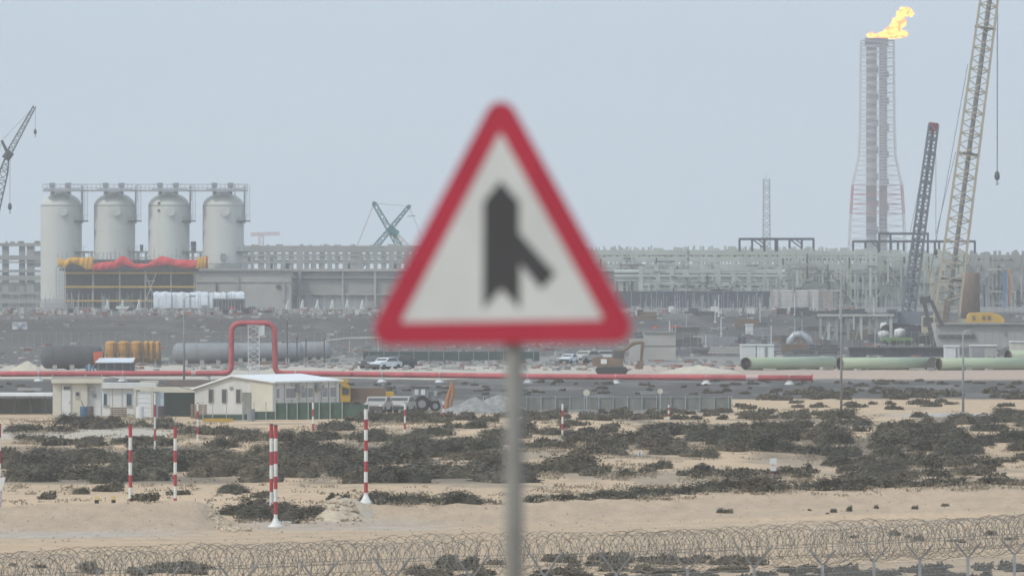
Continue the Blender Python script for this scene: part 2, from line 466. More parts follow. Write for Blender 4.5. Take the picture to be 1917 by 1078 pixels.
# ------------------------------------------------------------------ the works: storage vessels
DP = 2100.0
PL = 3.0                                          # level of the works platform
VX = [113, 213, 315, 417]
vlab = ['tall white domed vessel, first from the left, visible almost to its foot',
        'tall white domed vessel second from the left above the yellow tarpaulin',
        'tall white domed vessel with two small dark ports, above the red tarpaulins',
        'tall white domed vessel at the right end of the row, beside the concrete wall']
for k, px in enumerate(VX):
    c = Vector((X(px, DP), DP + 4, PL))
    v = T('storage_vessel', vlab[k], 'vessel', c, 'white storage vessels')
    r = 3.82; zt = Z(386, DP); zd = Z(360, DP)
    m = v.mb(); m.lathe(c, [(r, 0), (r, zt - PL)], 48, caps=False)
    m.build('shell', M_tank, v.e, True)
    m = v.mb(); m.lathe(c, [(r, zt - PL)] + [(r * math.cos(a), zt - PL + (zd - zt) * math.sin(a)) for a in [R(q) for q in range(9, 88, 9)]] + [(.05, zd - PL)], 48)
    m.build('dome', M_tank, v.e, True)
    # weld seams stand a little proud
    for q in (.28, .52, .76):
        m = v.mb(); zz = PL + (zt - PL) * q
        m.lathe(Vector((c.x, c.y, zz)), [(r + .02, -.06), (r + .05, 0), (r + .02, .06)], 48, caps=False); m.build('weld_seam', M_tank, v.e, True)
    # round manhole cover facing the road
    ang = math.asin(.1); pz = Z(396, DP)
    p = Vector((c.x + r * .1, c.y - r * math.cos(ang), pz)); o_ = Vector((.1, -1, 0)).normalized()
    v.cyl('manhole_neck', p - o_ * .3, p + o_ * .45, 1.5, M_tank)
    v.cyl('manhole_cover', p + o_ * .45, p + o_ * .6, 1.75, M_tank)
    # right flank: ladder pipe, two small platforms
    lx = c.x + r + .55; ly = c.y - 1.2
    v.cyl('vent_pipe', (lx - .4, ly, Z(418, DP)), (lx - .4, ly, Z(348, DP)), .34, M_galv)
    for dx in (0, .55): v.bar('ladder_rail', (lx + dx, ly, Z(414, DP)), (lx + dx, ly, Z(348, DP)), .07, .07, M_galv)
    for q in range(14):
        zz = Z(412, DP) + q * .5
        v.bar('rung', (lx, ly, zz), (lx + .55, ly, zz), .05, .05, M_galv)
    for py in (414, 472):
        zz = Z(py, DP)
        v.box('side_platform', (c.x + r * .86 + .5, c.y - 2.0, zz), (2.5, 2.2, .22), M_dark)
        for q in range(4):
            xx = c.x + r * .55 + .65 * q + .2
            v.bar('guard_post', (xx, c.y - 3.0, zz), (xx, c.y - 3.0, zz + 1.05), .07, .07, M_galv)
        v.bar('guard_rail', (c.x + r * .55, c.y - 3.0, zz + 1.05), (c.x + r + 1.1, c.y - 3.0, zz + 1.05), .07, .07, M_galv)
    # nozzles on the crown
    for dx in (-1.6, 1.35):
        v.cyl('top_nozzle', (c.x + dx, c.y - 1, zd - .5), (c.x + dx, c.y - 1, zd + 1.0), .75, M_grey)
        v.box('valve_box', (c.x + dx, c.y - 1, zd + 1.35), (1.05, .8, .8), M_grey)
    v.cyl('crown_ring', (c.x, c.y, zd - .25), (c.x, c.y, zd + .1), 3.4, M_galv)
    if k == 2:
        for py in (380, 394): v.cyl('small_port', (X(297, DP), c.y - 3.6, Z(py, DP)), (X(297, DP), c.y - 3.1, Z(py, DP)), .45, M_dark)
    if k == 3: v.box('small_hatch', (X(417.5, DP), c.y - 3.95, Z(481, DP)), (.9, .5, 1.2), M_grey)
    # skirt
    m = v.mb(); m.lathe(c, [(r + .12, 0), (r + .12, 1.2)], 40, caps=False); m.build('base_skirt', M_conc2, v.e, True)

# access walkway along the four crowns
zw = Z(357, DP)
wk = T('access_walkway', 'long railed steel walkway across the tops of the four white vessels', 'walkway', (X(270, DP), DP, zw))
xa, xb = X(80, DP), X(463, DP)
wk.box('deck', ((xa + xb) / 2, DP + 1.2, zw), (xb - xa, 1.6, .3), M_conc2)
for yy in (DP + .4, DP + 2.0):
    for hh in (.55, 1.15): wk.bar('rail', (xa, yy, zw + hh), (xb, yy, zw + hh), .1, .1, M_galv)
n = 46
for i in range(n + 1):
    xx = xa + (xb - xa) * i / n
    wk.bar('rail_post', (xx, DP + .4, zw), (xx, DP + .4, zw + 1.2), .09, .09, M_galv)
for px in VX:                                        # broad landings and toe boards over each crown
    wk.boxpx('landing', px - 31, 353, px + 36, 358, DP - .6, 1.6, M_galv)
    wk.boxpx('toe_board', px - 31, 344.5, px - 12, 346.2, DP - .5, .12, M_galv)
    wk.boxpx('toe_board', px + 5, 344.5, px + 36, 346.2, DP - .5, .12, M_galv)
for px in (132, 152, 258, 358, 440, 459):
    wk.bar('hanger', W(px, 344, DP), W(px, 376, DP), .16, .16, M_galv)

# ------------------------------------------------------------------ boarded frame in front of vessels, tarpaulins, scaffold
DB = 2075.0
bx = T('boarded_frame', 'dark boarded frame with yellow edge beams below the red tarpaulins', 'unfinished building', (X(245, DB), DB, PL))
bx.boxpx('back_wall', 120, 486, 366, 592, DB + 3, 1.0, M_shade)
bx.boxpx('roof_deck', 112, 502, 372, 507, DB - .3, 3.5, M_dark)
for py in (511, 537, 563): bx.boxpx('edge_beam', 120, py - 1.6, 366, py + 1.6, DB, .5, M_yel)
for px in (122, 174, 224, 272, 320, 364): bx.boxpx('edge_post', px - 1.4, 505, px + 1.4, 590, DB + .6, .4, M_conc2)
for px in (135, 150, 163, 188, 201, 212, 238, 250, 262, 285, 298, 308, 333, 346, 356): bx.boxpx('board_batten', px - .6, 487, px + .6, 590, DB + 2.8, .19, M_clad)
for i in range(34):
    px = 108 + i * 8.2; zb = Z(486, DB + 1)
    h = random.uniform(.5, 2.2)
    bx.bar('rebar', (X(px, DB), DB + 1.5, zb - 1), (X(px, DB), DB + 1.5, zb + h), .09, .09, M_grey)
bx.boxpx('brace_strip', 270, 525, 290, 527, DB + .3, .2, M_conc2)
bx.bar('diagonal', W(272, 565, DB), W(292, 512, DB), .16, .16, M_conc2)
bx.bar('diagonal', W(292, 565, DB), W(272, 512, DB), .16, .16, M_conc2)

def tarp(px0, px1, top, bot, m, label, d, seed):
    """cloth hanging over an edge: sagging top line and wavy lower hem"""
    rs = random.Random(seed); nx, nz = 28, 8; vs = []; fs = []
    ph = rs.uniform(0, 6)
    o0 = W((px0 + px1) / 2, bot(.5), d)
    for j in range(nz + 1):
        for i in range(nx + 1):
            u = i / nx; w = j / nz
            py = top(u) * (1 - w) + bot(u) * w
            fold = math.sin(u * 19 + ph + 3 * w) * .07 + math.sin(u * 47 + ph - 2 * w) * .03
            vs.append(W(px0 + (px1 - px0) * u, py, d) + Vector((0, fold - .25 * math.sin(w * 3.1), 0)))
    for j in range(nz):
        for i in range(nx):
            a = j * (nx + 1) + i; fs.append((a, a + 1, a + nx + 2, a + nx + 1))
    b = MB(o0); b.add(vs, fs); o = b.build('tarpaulin', m, None, True)
    so = o.modifiers.new('thick', 'SOLIDIFY'); so.thickness = .05
    meta(o, label, 'tarpaulin', 'tarpaulins draped along the boarded frame')
def lerp_pts(pts):
    xs = [p[0] for p in pts]; yy = [p[1] for p in pts]
    return lambda u: float(np.interp(u, xs, yy))
tarp(108, 150, lerp_pts([(0, 481), (.25, 488), (.6, 482), (1, 482)]), lerp_pts([(0, 499), (.3, 502), (.6, 492), (1, 497)]), M_tarpy, 'crumpled yellow tarpaulin at the left end of the boarded frame', DB - 1, 1)
tarp(149, 174, lerp_pts([(0, 483), (1, 481)]), lerp_pts([(0, 496), (.5, 505), (1, 504)]), M_tarpy, 'yellow tarpaulin bunched against the left red one', DB - 1.3, 2)
tarp(172, 216, lerp_pts([(0, 494), (.5, 491), (1, 489)]), lerp_pts([(0, 507), (.5, 505), (1, 503)]), M_tarpr, 'short red tarpaulin beside the yellow ones', DB - 1.1, 3)
tarp(213, 292, lerp_pts([(0, 490), (.18, 479), (.3, 481), (.48, 494), (.8, 494), (1, 484)]), lerp_pts([(0, 503), (.25, 496), (.55, 504), (.8, 501), (1, 499)]), M_tarpr, 'red tarpaulin with a peaked fold in the middle of the frame', DB - 1, 4)
tarp(288, 370, lerp_pts([(0, 487), (.18, 479), (.5, 486), (1, 487)]), lerp_pts([(0, 499), (.3, 496), (.7, 503), (1, 501)]), M_tarpr, 'long red tarpaulin towards the right end of the frame', DB - 1.2, 5)
tarp(368, 386, lerp_pts([(0, 482), (1, 481)]), lerp_pts([(0, 503), (1, 502)]), M_tarpy, 'narrow yellow tarpaulin at the right end of the boarded frame', DB - 1.4, 6)
tarp(384, 389, lerp_pts([(0, 480), (1, 479)]), lerp_pts([(0, 499), (1, 503)]), M_tarpr, 'thin red strip of tarpaulin on the right corner of the frame', DB - 1.2, 7)

def scaffold(px0, px1, py0, py1, d, nx, nz, label, m=None, group=None, depth=1.6, th=.09):
    m = m or M_galv
    s = T('scaffold', label, 'scaffold', W((px0 + px1) / 2, py1, d), group)
    for i in range(nx + 1):
        px = px0 + (px1 - px0) * i / nx
        for yy in (0, depth): s.bar('standard', W(px, py1, d) + Vector((0, yy, 0)), W(px + random.uniform(-.3, .3), py0 - random.uniform(0, 4), d) + Vector((0, yy, 0)), th, th, m)
    for j in range(nz + 1):
        py = py0 + (py1 - py0) * j / nz
        for yy in (0, depth): s.bar('ledger', W(px0, py, d) + Vector((0, yy, 0)), W(px1, py, d) + Vector((0, yy, 0)), th, th, m)
    return s
scaffold(105, 121, 500, 578, 2068, 3, 9, 'tall narrow scaffold tower at the left corner of the boarded frame')
scaffold(76, 118, 562, 592, 2060, 12, 4, 'low scaffold at the foot of the first white vessel')
scaffold(170, 262, 474, 486, 2079, 12, 1, 'open scaffold rail standing above the red tarpaulins')
scaffold(366, 470, 494, 506, 2100, 26, 1, 'reinforcing bars along the top of the pale concrete wall', M_grey)

# ------------------------------------------------------------------ concrete walls in the middle
def wallpx(name, label, px0, py0, px1, py1, d, depth, m, parts=(), cat='wall'):
    w = T(name, label, cat, W((px0 + px1) / 2, py1, d))
    w.boxpx('wall_body', px0, py0, px1, py1, d, depth, m)
    for q in parts: w.boxpx(*q)
    return w
wallpx('concrete_wall', 'pale concrete wall stepped up beside the fourth vessel', 364, 506, 545, 590, 2090, 8, M_conc2,
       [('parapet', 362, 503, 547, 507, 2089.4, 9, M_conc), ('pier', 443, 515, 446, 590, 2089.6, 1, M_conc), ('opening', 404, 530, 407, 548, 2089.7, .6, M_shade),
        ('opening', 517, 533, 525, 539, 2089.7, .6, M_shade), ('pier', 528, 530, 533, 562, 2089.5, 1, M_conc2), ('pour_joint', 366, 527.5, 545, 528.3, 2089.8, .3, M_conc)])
wallpx('concrete_wall', 'long grey concrete wall below the perforated pipe rack', 545, 505, 1150, 592, 2100, 10, M_conc,
       [('parapet', 545, 503, 1150, 508, 2099.2, 2, M_conc2), ('pier', 558, 506, 564, 575, 2099, 1, M_grey), ('string_course', 545, 518, 1150, 521, 2099.4, .8, M_grey),
        ('string_course', 545, 550, 1150, 552, 2099.4, .8, M_conc2), ('pier', 640, 506, 643, 575, 2099.3, 1, M_conc2), ('pier', 700, 506, 704, 575, 2099.3, 1, M_conc2)] + [('pier', 765 + 64 * k, 506, 769 + 64 * k, 575, 2099.3, 1, M_conc2) for k in range(6)])
wr = T('wrapped_module', 'long pipe module wrapped in translucent white plastic in front of the concrete wall', 'wrapped module', W(370, 580, 2050))
for i in range(5):
    a = 287 + i * 34.3
    m = wr.mb(); pts = []
    x0, x1 = X(a, 2050), X(a + 33.6, 2050); z0, z1 = Z(577, 2050), Z(546 + (i % 2), 2050); hz_ = (z1 - z0)
    prof = [(0, 0), (0, hz_ * .75), (.35, hz_ * .95), (1.2, hz_), (2.6, hz_), (3.3, hz_ * .9), (3.5, hz_ * .7), (3.5, 0)]
    nn = len(prof); segs = 6; vs = []; fs = []
    for s_ in range(segs + 1):
        xx = x0 + (x1 - x0) * s_ / segs; k_ = 1 + .03 * math.sin(s_ * 2.1 + i) - (.05 if s_ in (0, segs) else 0)
        vs += [(xx, 2050 + yy, z0 + zz * k_) for yy, zz in prof]
    for s_ in range(segs):
        for q in range(nn - 1): fs.append((s_ * nn + q, s_ * nn + q + 1, (s_ + 1) * nn + q + 1, (s_ + 1) * nn + q))
    m.add(vs, fs); m.build('wrap_sheet', M_wrap, wr.e, True)
    wr.bar('band', (x1 + .05, 2049.9, z0), (x1 + .05, 2049.9, z1), .12, .12, M_grey)
wr.boxpx('skid_base', 286, 577, 459, 583, 2050.4, 3, M_grey)
T_sh = T('office_container', 'dark site container with a pinkish doorway behind the red pipe loop', 'container', W(435, 592, 2030))
T_sh.boxpx('body', 398, 560, 458, 584, 2030, 3, M_dark); T_sh.boxpx('roof', 397, 558.5, 459, 561, 2029.8, 3.4, M_grey); T_sh.boxpx('doorway', 431, 574, 438, 581, 2029.8, .3, M_tarpr)  # doorway is a plain red panel

# ------------------------------------------------------------------ pipe racks
def busy(r_, px0, px1, py0, py1, d, n, seed):
    rs_ = random.Random(seed); ms = [M_rackg, M_rackd, M_clad, M_galv, M_conc, M_clad, M_rackg, M_grey]
    for i in range(n):
        px = rs_.uniform(px0, px1); m_ = rs_.choice(ms); yy = d - rs_.uniform(.5, 2.5); q = rs_.random()
        if q < .45:
            a = rs_.uniform(py0, py1 - 12); r_.bar('riser_pipe', W(px, min(py1, a + rs_.uniform(12, 60)), yy), W(px, a, yy), rs_.uniform(.15, .4), .3, m_)
        elif q < .75:
            a = rs_.uniform(py0, py1); l_ = rs_.uniform(12, 60); r_.bar('cable_tray', W(px, a, yy), W(min(px + l_, px1), a + rs_.uniform(-.4, .4), yy), .3, rs_.uniform(.15, .35), m_)
        elif q < .9:
            a = rs_.uniform(py0, py1 - 22); r_.bar('brace', W(px, a + 22, yy), W(px + rs_.choice([-18, 18]), a, yy), .2, .2, m_)
        else:
            a = rs_.uniform(py0, py1 - 8); r_.boxpx('valve_skid', px, a, px + rs_.uniform(4, 9), a + rs_.uniform(4, 8), yy - .5, 1, m_)
def rack(label, px0, px1, d, base_py, levels, cols, m, colw=.5, rows=1, row_gap=6.0, mb_=None, braces=(), pipes=(), stubs=0, jitter=0.0, beam=.45):
    r_ = T('pipe_rack', label, 'pipe rack', W((px0 + px1) / 2, base_py, d))
    mbm = mb_ or m
    top = levels[0][0] if isinstance(levels[0], tuple) else levels[0]
    for row in range(rows):
        yy = row * row_gap
        for i in range(cols + 1):
            px = px0 + (px1 - px0) * (i + (random.uniform(-jitter, jitter) if 0 < i < cols else 0)) / cols
            w = colw * random.uniform(.75, 1.25)
            ex = random.uniform(.35, .95) if random.random() < .3 else 0
            r_.box('column', (X(px, d), d + yy, (Z(top, d) + ex + Z(base_py, d)) / 2), (w, w, Z(top, d) + ex - Z(base_py, d)), m)
        for L in levels:
            h = beam
            if isinstance(L, tuple): L, h = L
            r_.box('beam', (X((px0 + px1) / 2, d), d + yy - .02, Z(L, d) - h / 2), (X(px1, d) - X(px0, d) + .6, .42, h), mbm)
    for (a, pa, b_, pb) in braces:
        r_.bar('brace', W(a, pa, d) + Vector((0, -.3, 0)), W(b_, pb, d) + Vector((0, -.3, 0)), .32, .32, mbm)
    for (pa, a, b_, dia, pm) in pipes:
        r_.cyl('pipe', W(a, pa, d) + Vector((0, row_gap * .5, 0)), W(b_, pa, d) + Vector((0, row_gap * .5, 0)), dia, pm)
    for i in range(stubs):
        px = random.uniform(px0, px1); h = random.uniform(.2, .75)
        r_.box('pipe_stub', (X(px, d), d + random.uniform(0, row_gap * (rows - 1) + .1), Z(top, d) + h / 2 - .02), (random.choice([.25, .35, .5, 1.4]), .6, h), mbm)
    return r_
M_cs = M_conc
# left end: open concrete frame
lr = T('open_concrete_building', 'open grey concrete frame with sky in its bays at the left edge', 'building frame', W(35, 592, 2180))
for px, w in ((-40, 12), (-14, 12), (10, 12), (41, 11), (57, 14), (96, 12)): lr.boxpx('column', px - w / 2, 455, px + w / 2, 592, 2180 + random.uniform(0, .2), 2.0, M_conc)
for py, h in ((455, 6), (478, 9), (489.5, 3), (505, 5), (516, 9), (546, 5), (560, 8)): lr.boxpx('beam', -60, py, 130, py + h, 2179.6, 1.2, M_conc)
for i in range(14): lr.boxpx('rear_post', -50 + i * 12.7, 530, -47 + i * 12.7, 592, 2190, .5, M_grey)
lr.boxpx('infill_panel', -60, 528, 130, 592, 2194, .4, M_rackd)
lr.boxpx('infill_panel', 62, 470, 80, 500, 2190, .4, M_grey)
for i in range(9):
    px = random.uniform(2, 70); lr.boxpx('pipe_stub', px, 452.5 - random.uniform(0, 2), px + random.uniform(3, 10), 455.3, 2180.5, .8, M_conc)

# perforated concrete rack, from the vessels to behind the sign
pr = T('pipe_rack', 'long grey concrete pipe rack with rows of small sky openings left of the sign', 'pipe rack', W(600, 592, 2240))
for i in range(45):
    px = 440 + i * 14.4; w = random.choice([6.5, 7.5, 8.5, 9.5]) * (1.5 if i in (3, 8, 15) else 1)
    pr.boxpx('column', px, 462 + (i % 3) * .6, px + w, 560, 2240 + (i % 2) * .13, 1.4, M_conc)
for py0, py1 in ((460, 472.5), (475.2, 480), (488.5, 493), (503, 560)): pr.boxpx('beam', 435, py0, 1092, py1, 2239.5 + py0 * .001, 1.0, M_conc)
for i in range(40):
    px = random.uniform(440, 1080); pr.boxpx('infill_block', px, random.choice([480, 493]), px + random.uniform(4, 9), random.choice([488.5, 503]), 2242 + random.uniform(0, 1.5), .8, M_conc)
for i in range(34):
    px = random.uniform(440, 1080); w = random.uniform(2, 14)
    pr.boxpx('pipe_stub', px, 458.2 - random.uniform(0, 1.5), px + w, 460.5, 2240.2 + random.uniform(0, .8), .6, M_conc2)
for k in range(3):
    pr.cyl('pipe', W(435, 482 + k * 5, 2246), W(1092, 482 + k * 5, 2246), .35, M_galv)
# same height rear row of the rack also seen between the vessels
rr = T('pipe_rack', 'grey pipe rack glimpsed between the white vessels', 'pipe rack', W(270, 592, 2240))
for i in range(22): rr.boxpx('column', 125 + i * 14.6, 470, 129.5 + i * 14.6, 592, 2240, 1, M_conc)
for py0, py1 in ((470, 474), (481, 484), (492, 500)): rr.boxpx('beam', 120, py0, 440, py1, 2239.6, .8, M_conc)
for px in (262, 357, 361): rr.boxpx('pipe_stub', px, 452 if px != 262 else 458, px + 6, 471, 2241, 1, M_navy)

# right of the sign: the pale green-grey racks
RK = rack('pale upper pipe rack with a bumpy crest right of the sign', 1085, 1540, 2230, 592, [468, 481, (494, 1.0), 506], 62, M_rackg, .38, rows=2, row_gap=7, jitter=.35, stubs=34, beam=1.0,
     pipes=[(472, 1085, 1540, .9, M_rackg), (475, 1085, 1540, .6, M_galv), (477, 1085, 1540, .7, M_rackd), (499, 1085, 1540, .5, M_rackg), (503, 1085, 1540, .5, M_clad)]); busy(RK, 1090, 1535, 476, 545, 2230, 90, 1)
RK = rack('pale pipe rack in trusses standing on white footed columns', 1200, 1460, 2170, 582, [(504, .8), (528, .7), (552, .7)], 9, M_rackg, .75, rows=2, row_gap=8, beam=.6,
     braces=[(1218, 528, 1250, 552), (1282, 528, 1250, 552), (1315, 528, 1283, 552), (1315, 528, 1347, 552), (1378, 528, 1347, 552), (1378, 528, 1410, 552), (1272, 506, 1298, 528), (1362, 506, 1388, 528), (1232, 528, 1214, 506), (1205, 580, 1222, 556), (1342, 506, 1330, 528)],
     pipes=[(509, 1150, 1470, .9, M_rackg), (513, 1150, 1470, .5, M_clad), (517, 1150, 1470, .8, M_rackg), (521, 1150, 1470, .6, M_rackd), (525, 1150, 1470, .5, M_rackg), (534, 1200, 1470, .9, M_rackd), (540, 1200, 1470, .6, M_rackg), (546, 1200, 1470, .9, M_grey)]); busy(RK, 1200, 1465, 506, 582, 2170, 70, 2)
RK = rack('dense pale pipe rack bay with diagonal bracing beside the street lamp', 1462, 1640, 2190, 600, [470, 494, 499, 530, 536, 560], 27, M_rackg, .42, rows=2, row_gap=7, jitter=.3, stubs=16, beam=.6,
     braces=[(1481, 500, 1508, 530), (1538, 500, 1560, 530), (1600, 500, 1622, 530), (1560, 536, 1590, 560)],
     pipes=[(505, 1462, 1640, .9, M_rackd), (511, 1462, 1640, .9, M_rackg), (517, 1462, 1640, .8, M_rackg), (523, 1462, 1640, .9, M_rackd), (541, 1462, 1640, .9, M_rackg), (548, 1462, 1640, .9, M_rackd), (483, 1462, 1640, .9, M_rackg), (477, 1462, 1640, .9, M_rackg)]); busy(RK, 1465, 1640, 475, 598, 2190, 80, 3)
RK = rack('tall close-ribbed pipe rack behind the two leaning cranes', 1640, 1800, 2200, 600, [474, 487, 500, 520, 545, 570], 30, M_rackg, .5, rows=2, row_gap=7, jitter=.35, stubs=14, beam=.5,
     pipes=[(480, 1640, 1800, .6, M_rackd), (507, 1640, 1800, .6, M_rackg), (513, 1640, 1800, .5, M_grey), (534, 1640, 1800, .6, M_rackg), (556, 1640, 1800, .6, M_rackd)]); busy(RK, 1640, 1800, 478, 598, 2200, 80, 4)
RK = rack('grey pipe rack with tall vertical bays at the right edge', 1800, 1990, 2210, 600, [477, (487, .9), 496, 522, 530, 552, 565], 26, M_conc, .62, rows=2, row_gap=7, jitter=.3, stubs=12, beam=.5,
     pipes=[(483, 1800, 1990, .9, M_conc), (511, 1800, 1990, .6, M_rackd), (537, 1800, 1990, .9, M_grey), (543, 1800, 1990, .9, M_rackd), (558, 1800, 1990, .9, M_grey)]); busy(RK, 1800, 1960, 482, 598, 2210, 70, 5)
# cladding behind the racks closes the lower bays
for lab, a, b_, y0, y1, m in (('plain grey cladding behind the trussed pipe rack', 1120, 1470, 500, 592, M_clad), ('plain grey cladding behind the dense pipe rack bay', 1470, 1645, 508, 600, M_clad),
                              ('plain grey cladding behind the ribbed pipe rack', 1645, 1800, 527, 600, M_clad), ('plain dull cladding behind the right edge pipe rack', 1800, 1990, 531, 600, M_clad)):
    wallpx('clad_wall', lab, a, y0, b_, y1, 2262, 4, m, [('girt', a, y0 + 18 * k, b_, y0 + 18 * k + 2, 2261.6, .3, M_grey) for k in range(1, int((y1 - y0) / 18))])
# dark frames standing on top of the racks
def topframe(label, posts, py0, py1, d, braces=(), th=.42):
    t_ = T('steel_frame', label, 'steel frame', W(posts[0], py1, d), 'dark steel frames on the pipe racks')
    for px in posts: t_.bar('post', W(px, py1, d), W(px, py0, d), th, th, M_navy)
    t_.bar('top_beam', W(posts[0] - 1.5, py0, d), W(posts[-1] + 1.5, py0, d), th * 1.1, th * 1.1, M_navy)
    for a, pa, b_, pb in braces: t_.bar('brace', W(a, pa, d), W(b_, pb, d), th * .6, th * .6, M_navy)
    return t_
topframe('dark steel frame standing alone on the rack below the faint thin mast', [1384.5, 1408, 1431, 1453, 1478, 1501, 1523], 447.5, 471, 2225, [(1410, 449, 1430, 464), (1480, 449, 1500, 464), (1420, 449, 1431, 457), (1490, 449, 1501, 457)])
topframe('long dark steel frame crossing behind both leaning cranes', [1597, 1620, 1643, 1668, 1681, 1692, 1710, 1728, 1750, 1758, 1790, 1825], 452, 476, 2225, [(1632, 452, 1645, 470)])
topframe('raised dark steel frame stepped above the longer one', [1646, 1667, 1737], 437.5, 474, 2232)
fx = T('steel_frame', 'heavy dark boxed post filling inside the lone frame', 'steel frame', W(1453, 471, 2226))
fx.boxpx('post_box', 1450, 449, 1457, 470, 2226, 1, M_navy)

# dark screen put in for the shaded rack interior, spoil decks and boarded fronts
wallpx('dark_screen', 'dark blue-grey boarded screen standing in for the shade under the trussed pipe rack', 1150, 545, 1505, 600, 2150, 2, M_navy,
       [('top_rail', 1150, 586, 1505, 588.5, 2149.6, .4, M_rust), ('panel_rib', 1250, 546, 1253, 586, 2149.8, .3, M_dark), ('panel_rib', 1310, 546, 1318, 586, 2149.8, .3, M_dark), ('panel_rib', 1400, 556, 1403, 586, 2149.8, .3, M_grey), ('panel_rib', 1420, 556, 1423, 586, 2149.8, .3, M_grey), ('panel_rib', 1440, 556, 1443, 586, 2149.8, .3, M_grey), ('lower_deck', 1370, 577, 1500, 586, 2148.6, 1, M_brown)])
# white slatted formwork stack
fs_ = T('formwork_stack', 'stack of whitish formwork slats in three bays beside the dark screen', 'formwork', W(1500, 600, 2110))
for px0, px1 in ((1442, 1456), (1457, 1484), (1489, 1512), (1513, 1532), (1533, 1559)):
    for k in range(12):
        if k > 8 and px0 < 1480: continue
        fs_.boxpx('slat', px0, 543 + k * 3.9, px1, 545.5 + k * 3.9, 2110 + (k % 2) * .1, .5, M_white if px0 < 1520 else M_conc2)
for px in (1443, 1456.5, 1486, 1512.5, 1532.5, 1558): fs_.boxpx('upright', px - .8, 541, px + .8, 602, 2109.6, .35, M_conc2)
fs_.boxpx('shelf_back', 1444, 546, 1558, 590, 2112, .4, M_rust)
# pale portal columns in front of the works on the right
pc = T('portal_frame', 'pale row of slender portal columns with a cap beam behind the green pipes', 'portal frame', W(1590, 665, 1650))
for px in (1536, 1551, 1566, 1588, 1612, 1628, 1641, 1668): pc.boxpx('column', px - 2.6, 590, px + 2.6, 668, 1650 + random.uniform(0, .3), .6, random.choice([M_rackg, M_rackd, M_conc]))
pc.boxpx('cap_beam', 1530, 588, 1674, 592, 1649.8, .8, M_rackg)
for px in (1540, 1558, 1600): pc.bar('brace', W(px, 640, 1650.3), W(px + 12, 596, 1650.3), .16, .16, M_rackd)
# long pale deck at the right
wallpx('concrete_deck', 'long pale concrete deck on the right carrying the yellow machine', 1752, 606, 1990, 655, 1560, 20, M_conc2,
       [('edge_strip', 1752, 604, 1990, 607.5, 1559.4, 1, M_conc), ('shadow_gap', 1757, 626, 1825, 632, 1559.6, .6, M_dark), ('joint', 1818, 608, 1820, 626, 1559.7, .4, M_conc), ('joint', 1880, 608, 1882, 626, 1559.7, .4, M_conc)], 'deck')

# ------------------------------------------------------------------ flare stack, mast
DF = 4400.0
fl = T('flare_stack', 'tall faint red and white lattice flare tower with two dark risers', 'flare stack', W(1642, 600, DF))
def fl_x(py): return float(np.interp(py, [70, 130, 285, 345, 470, 600], [31, 31, 32.5, 46, 52, 60])) / 1.0
secs = [(76, 108), (108, 156), (156, 206), (206, 246), (246, 292), (292, 346), (346, 400), (400, 470), (470, 600)]
for k, (a, b_) in enumerate(secs):
    m = fl.mb(); colr = M_flr if k in (6,) else M_flw
    wa = float(np.interp(a, [76, 285, 346, 400, 600], [62, 66, 92, 99, 120])) / ppm(DF); wb = float(np.interp(b_, [76, 285, 346, 400, 600], [62, 66, 92, 99, 120])) / ppm(DF)
    lattice(m, W(1643, b_, DF) + Vector((0, 5, 0)), W(1643, a, DF) + Vector((0, 5, 0)), wb, wa, max(wa, wb), 6, .24, .12)
    m.build('lattice_section', colr, fl.e)
    pl_ = fl.mb(); pl_.box(W(1643, a, DF) + Vector((0, 5, 0)), (wa * .98, wa * .98, .25)) if k in (0, 6, 7) else None
    if k in (0, 6, 7): pl_.build('platform', M_flw if k else M_riser, fl.e)
for px, w in ((1632, 20), (1654, 15)):
    fl.cyl('riser', W(px, 600, DF) + Vector((0, 4, 0)), W(px, 74, DF) + Vector((0, 4, 0)), w / ppm(DF), M_riser, kind='cyl24')
    fl.cyl('burner_tip', W(px, 88, DF) + Vector((0, 4, 0)), W(px, 71, DF) + Vector((0, 4, 0)), (w + 5) / ppm(DF), M_riser, kind='cyl24')
    for q in range(7):
        py = 125 + q * 50 + (8 if px > 1640 else 0)
        fl.cyl('pipe_collar', W(px + 2, py + 12, DF) + Vector((0, 4, 0)), W(px + 2, py, DF) + Vector((0, 4, 0)), (w + 3) / ppm(DF), M_riser)
# the flame
fm = bpy.data.materials.new('gas_flame'); fm.use_nodes = True
ft = fm.node_tree; ft.nodes.clear()
fo = ft.nodes.new('ShaderNodeOutputMaterial'); fe = ft.nodes.new('ShaderNodeEmission')
fg = ft.nodes.new('ShaderNodeNewGeometry'); fn = ft.nodes.new('ShaderNodeTexNoise'); fn.inputs['Scale'].default_value = .55; fn.inputs['Detail'].default_value = 4
fr = ft.nodes.new('ShaderNodeValToRGB')
fr.color_ramp.elements[0].position = .40; fr.color_ramp.elements[0].color = (1.0, .20, .03, 1)
fr.color_ramp.elements[1].position = .55; fr.color_ramp.elements[1].color = (1.0, .50, .08, 1)
ft.links.new(fg.outputs['Position'], fn.inputs['Vector']); ft.links.new(fn.outputs[0], fr.inputs[0]); ft.links.new(fr.outputs[0], fe.inputs['Color'])
fe.inputs['Strength'].default_value = 3.1; ft.links.new(fe.outputs[0], fo.inputs['Surface'])
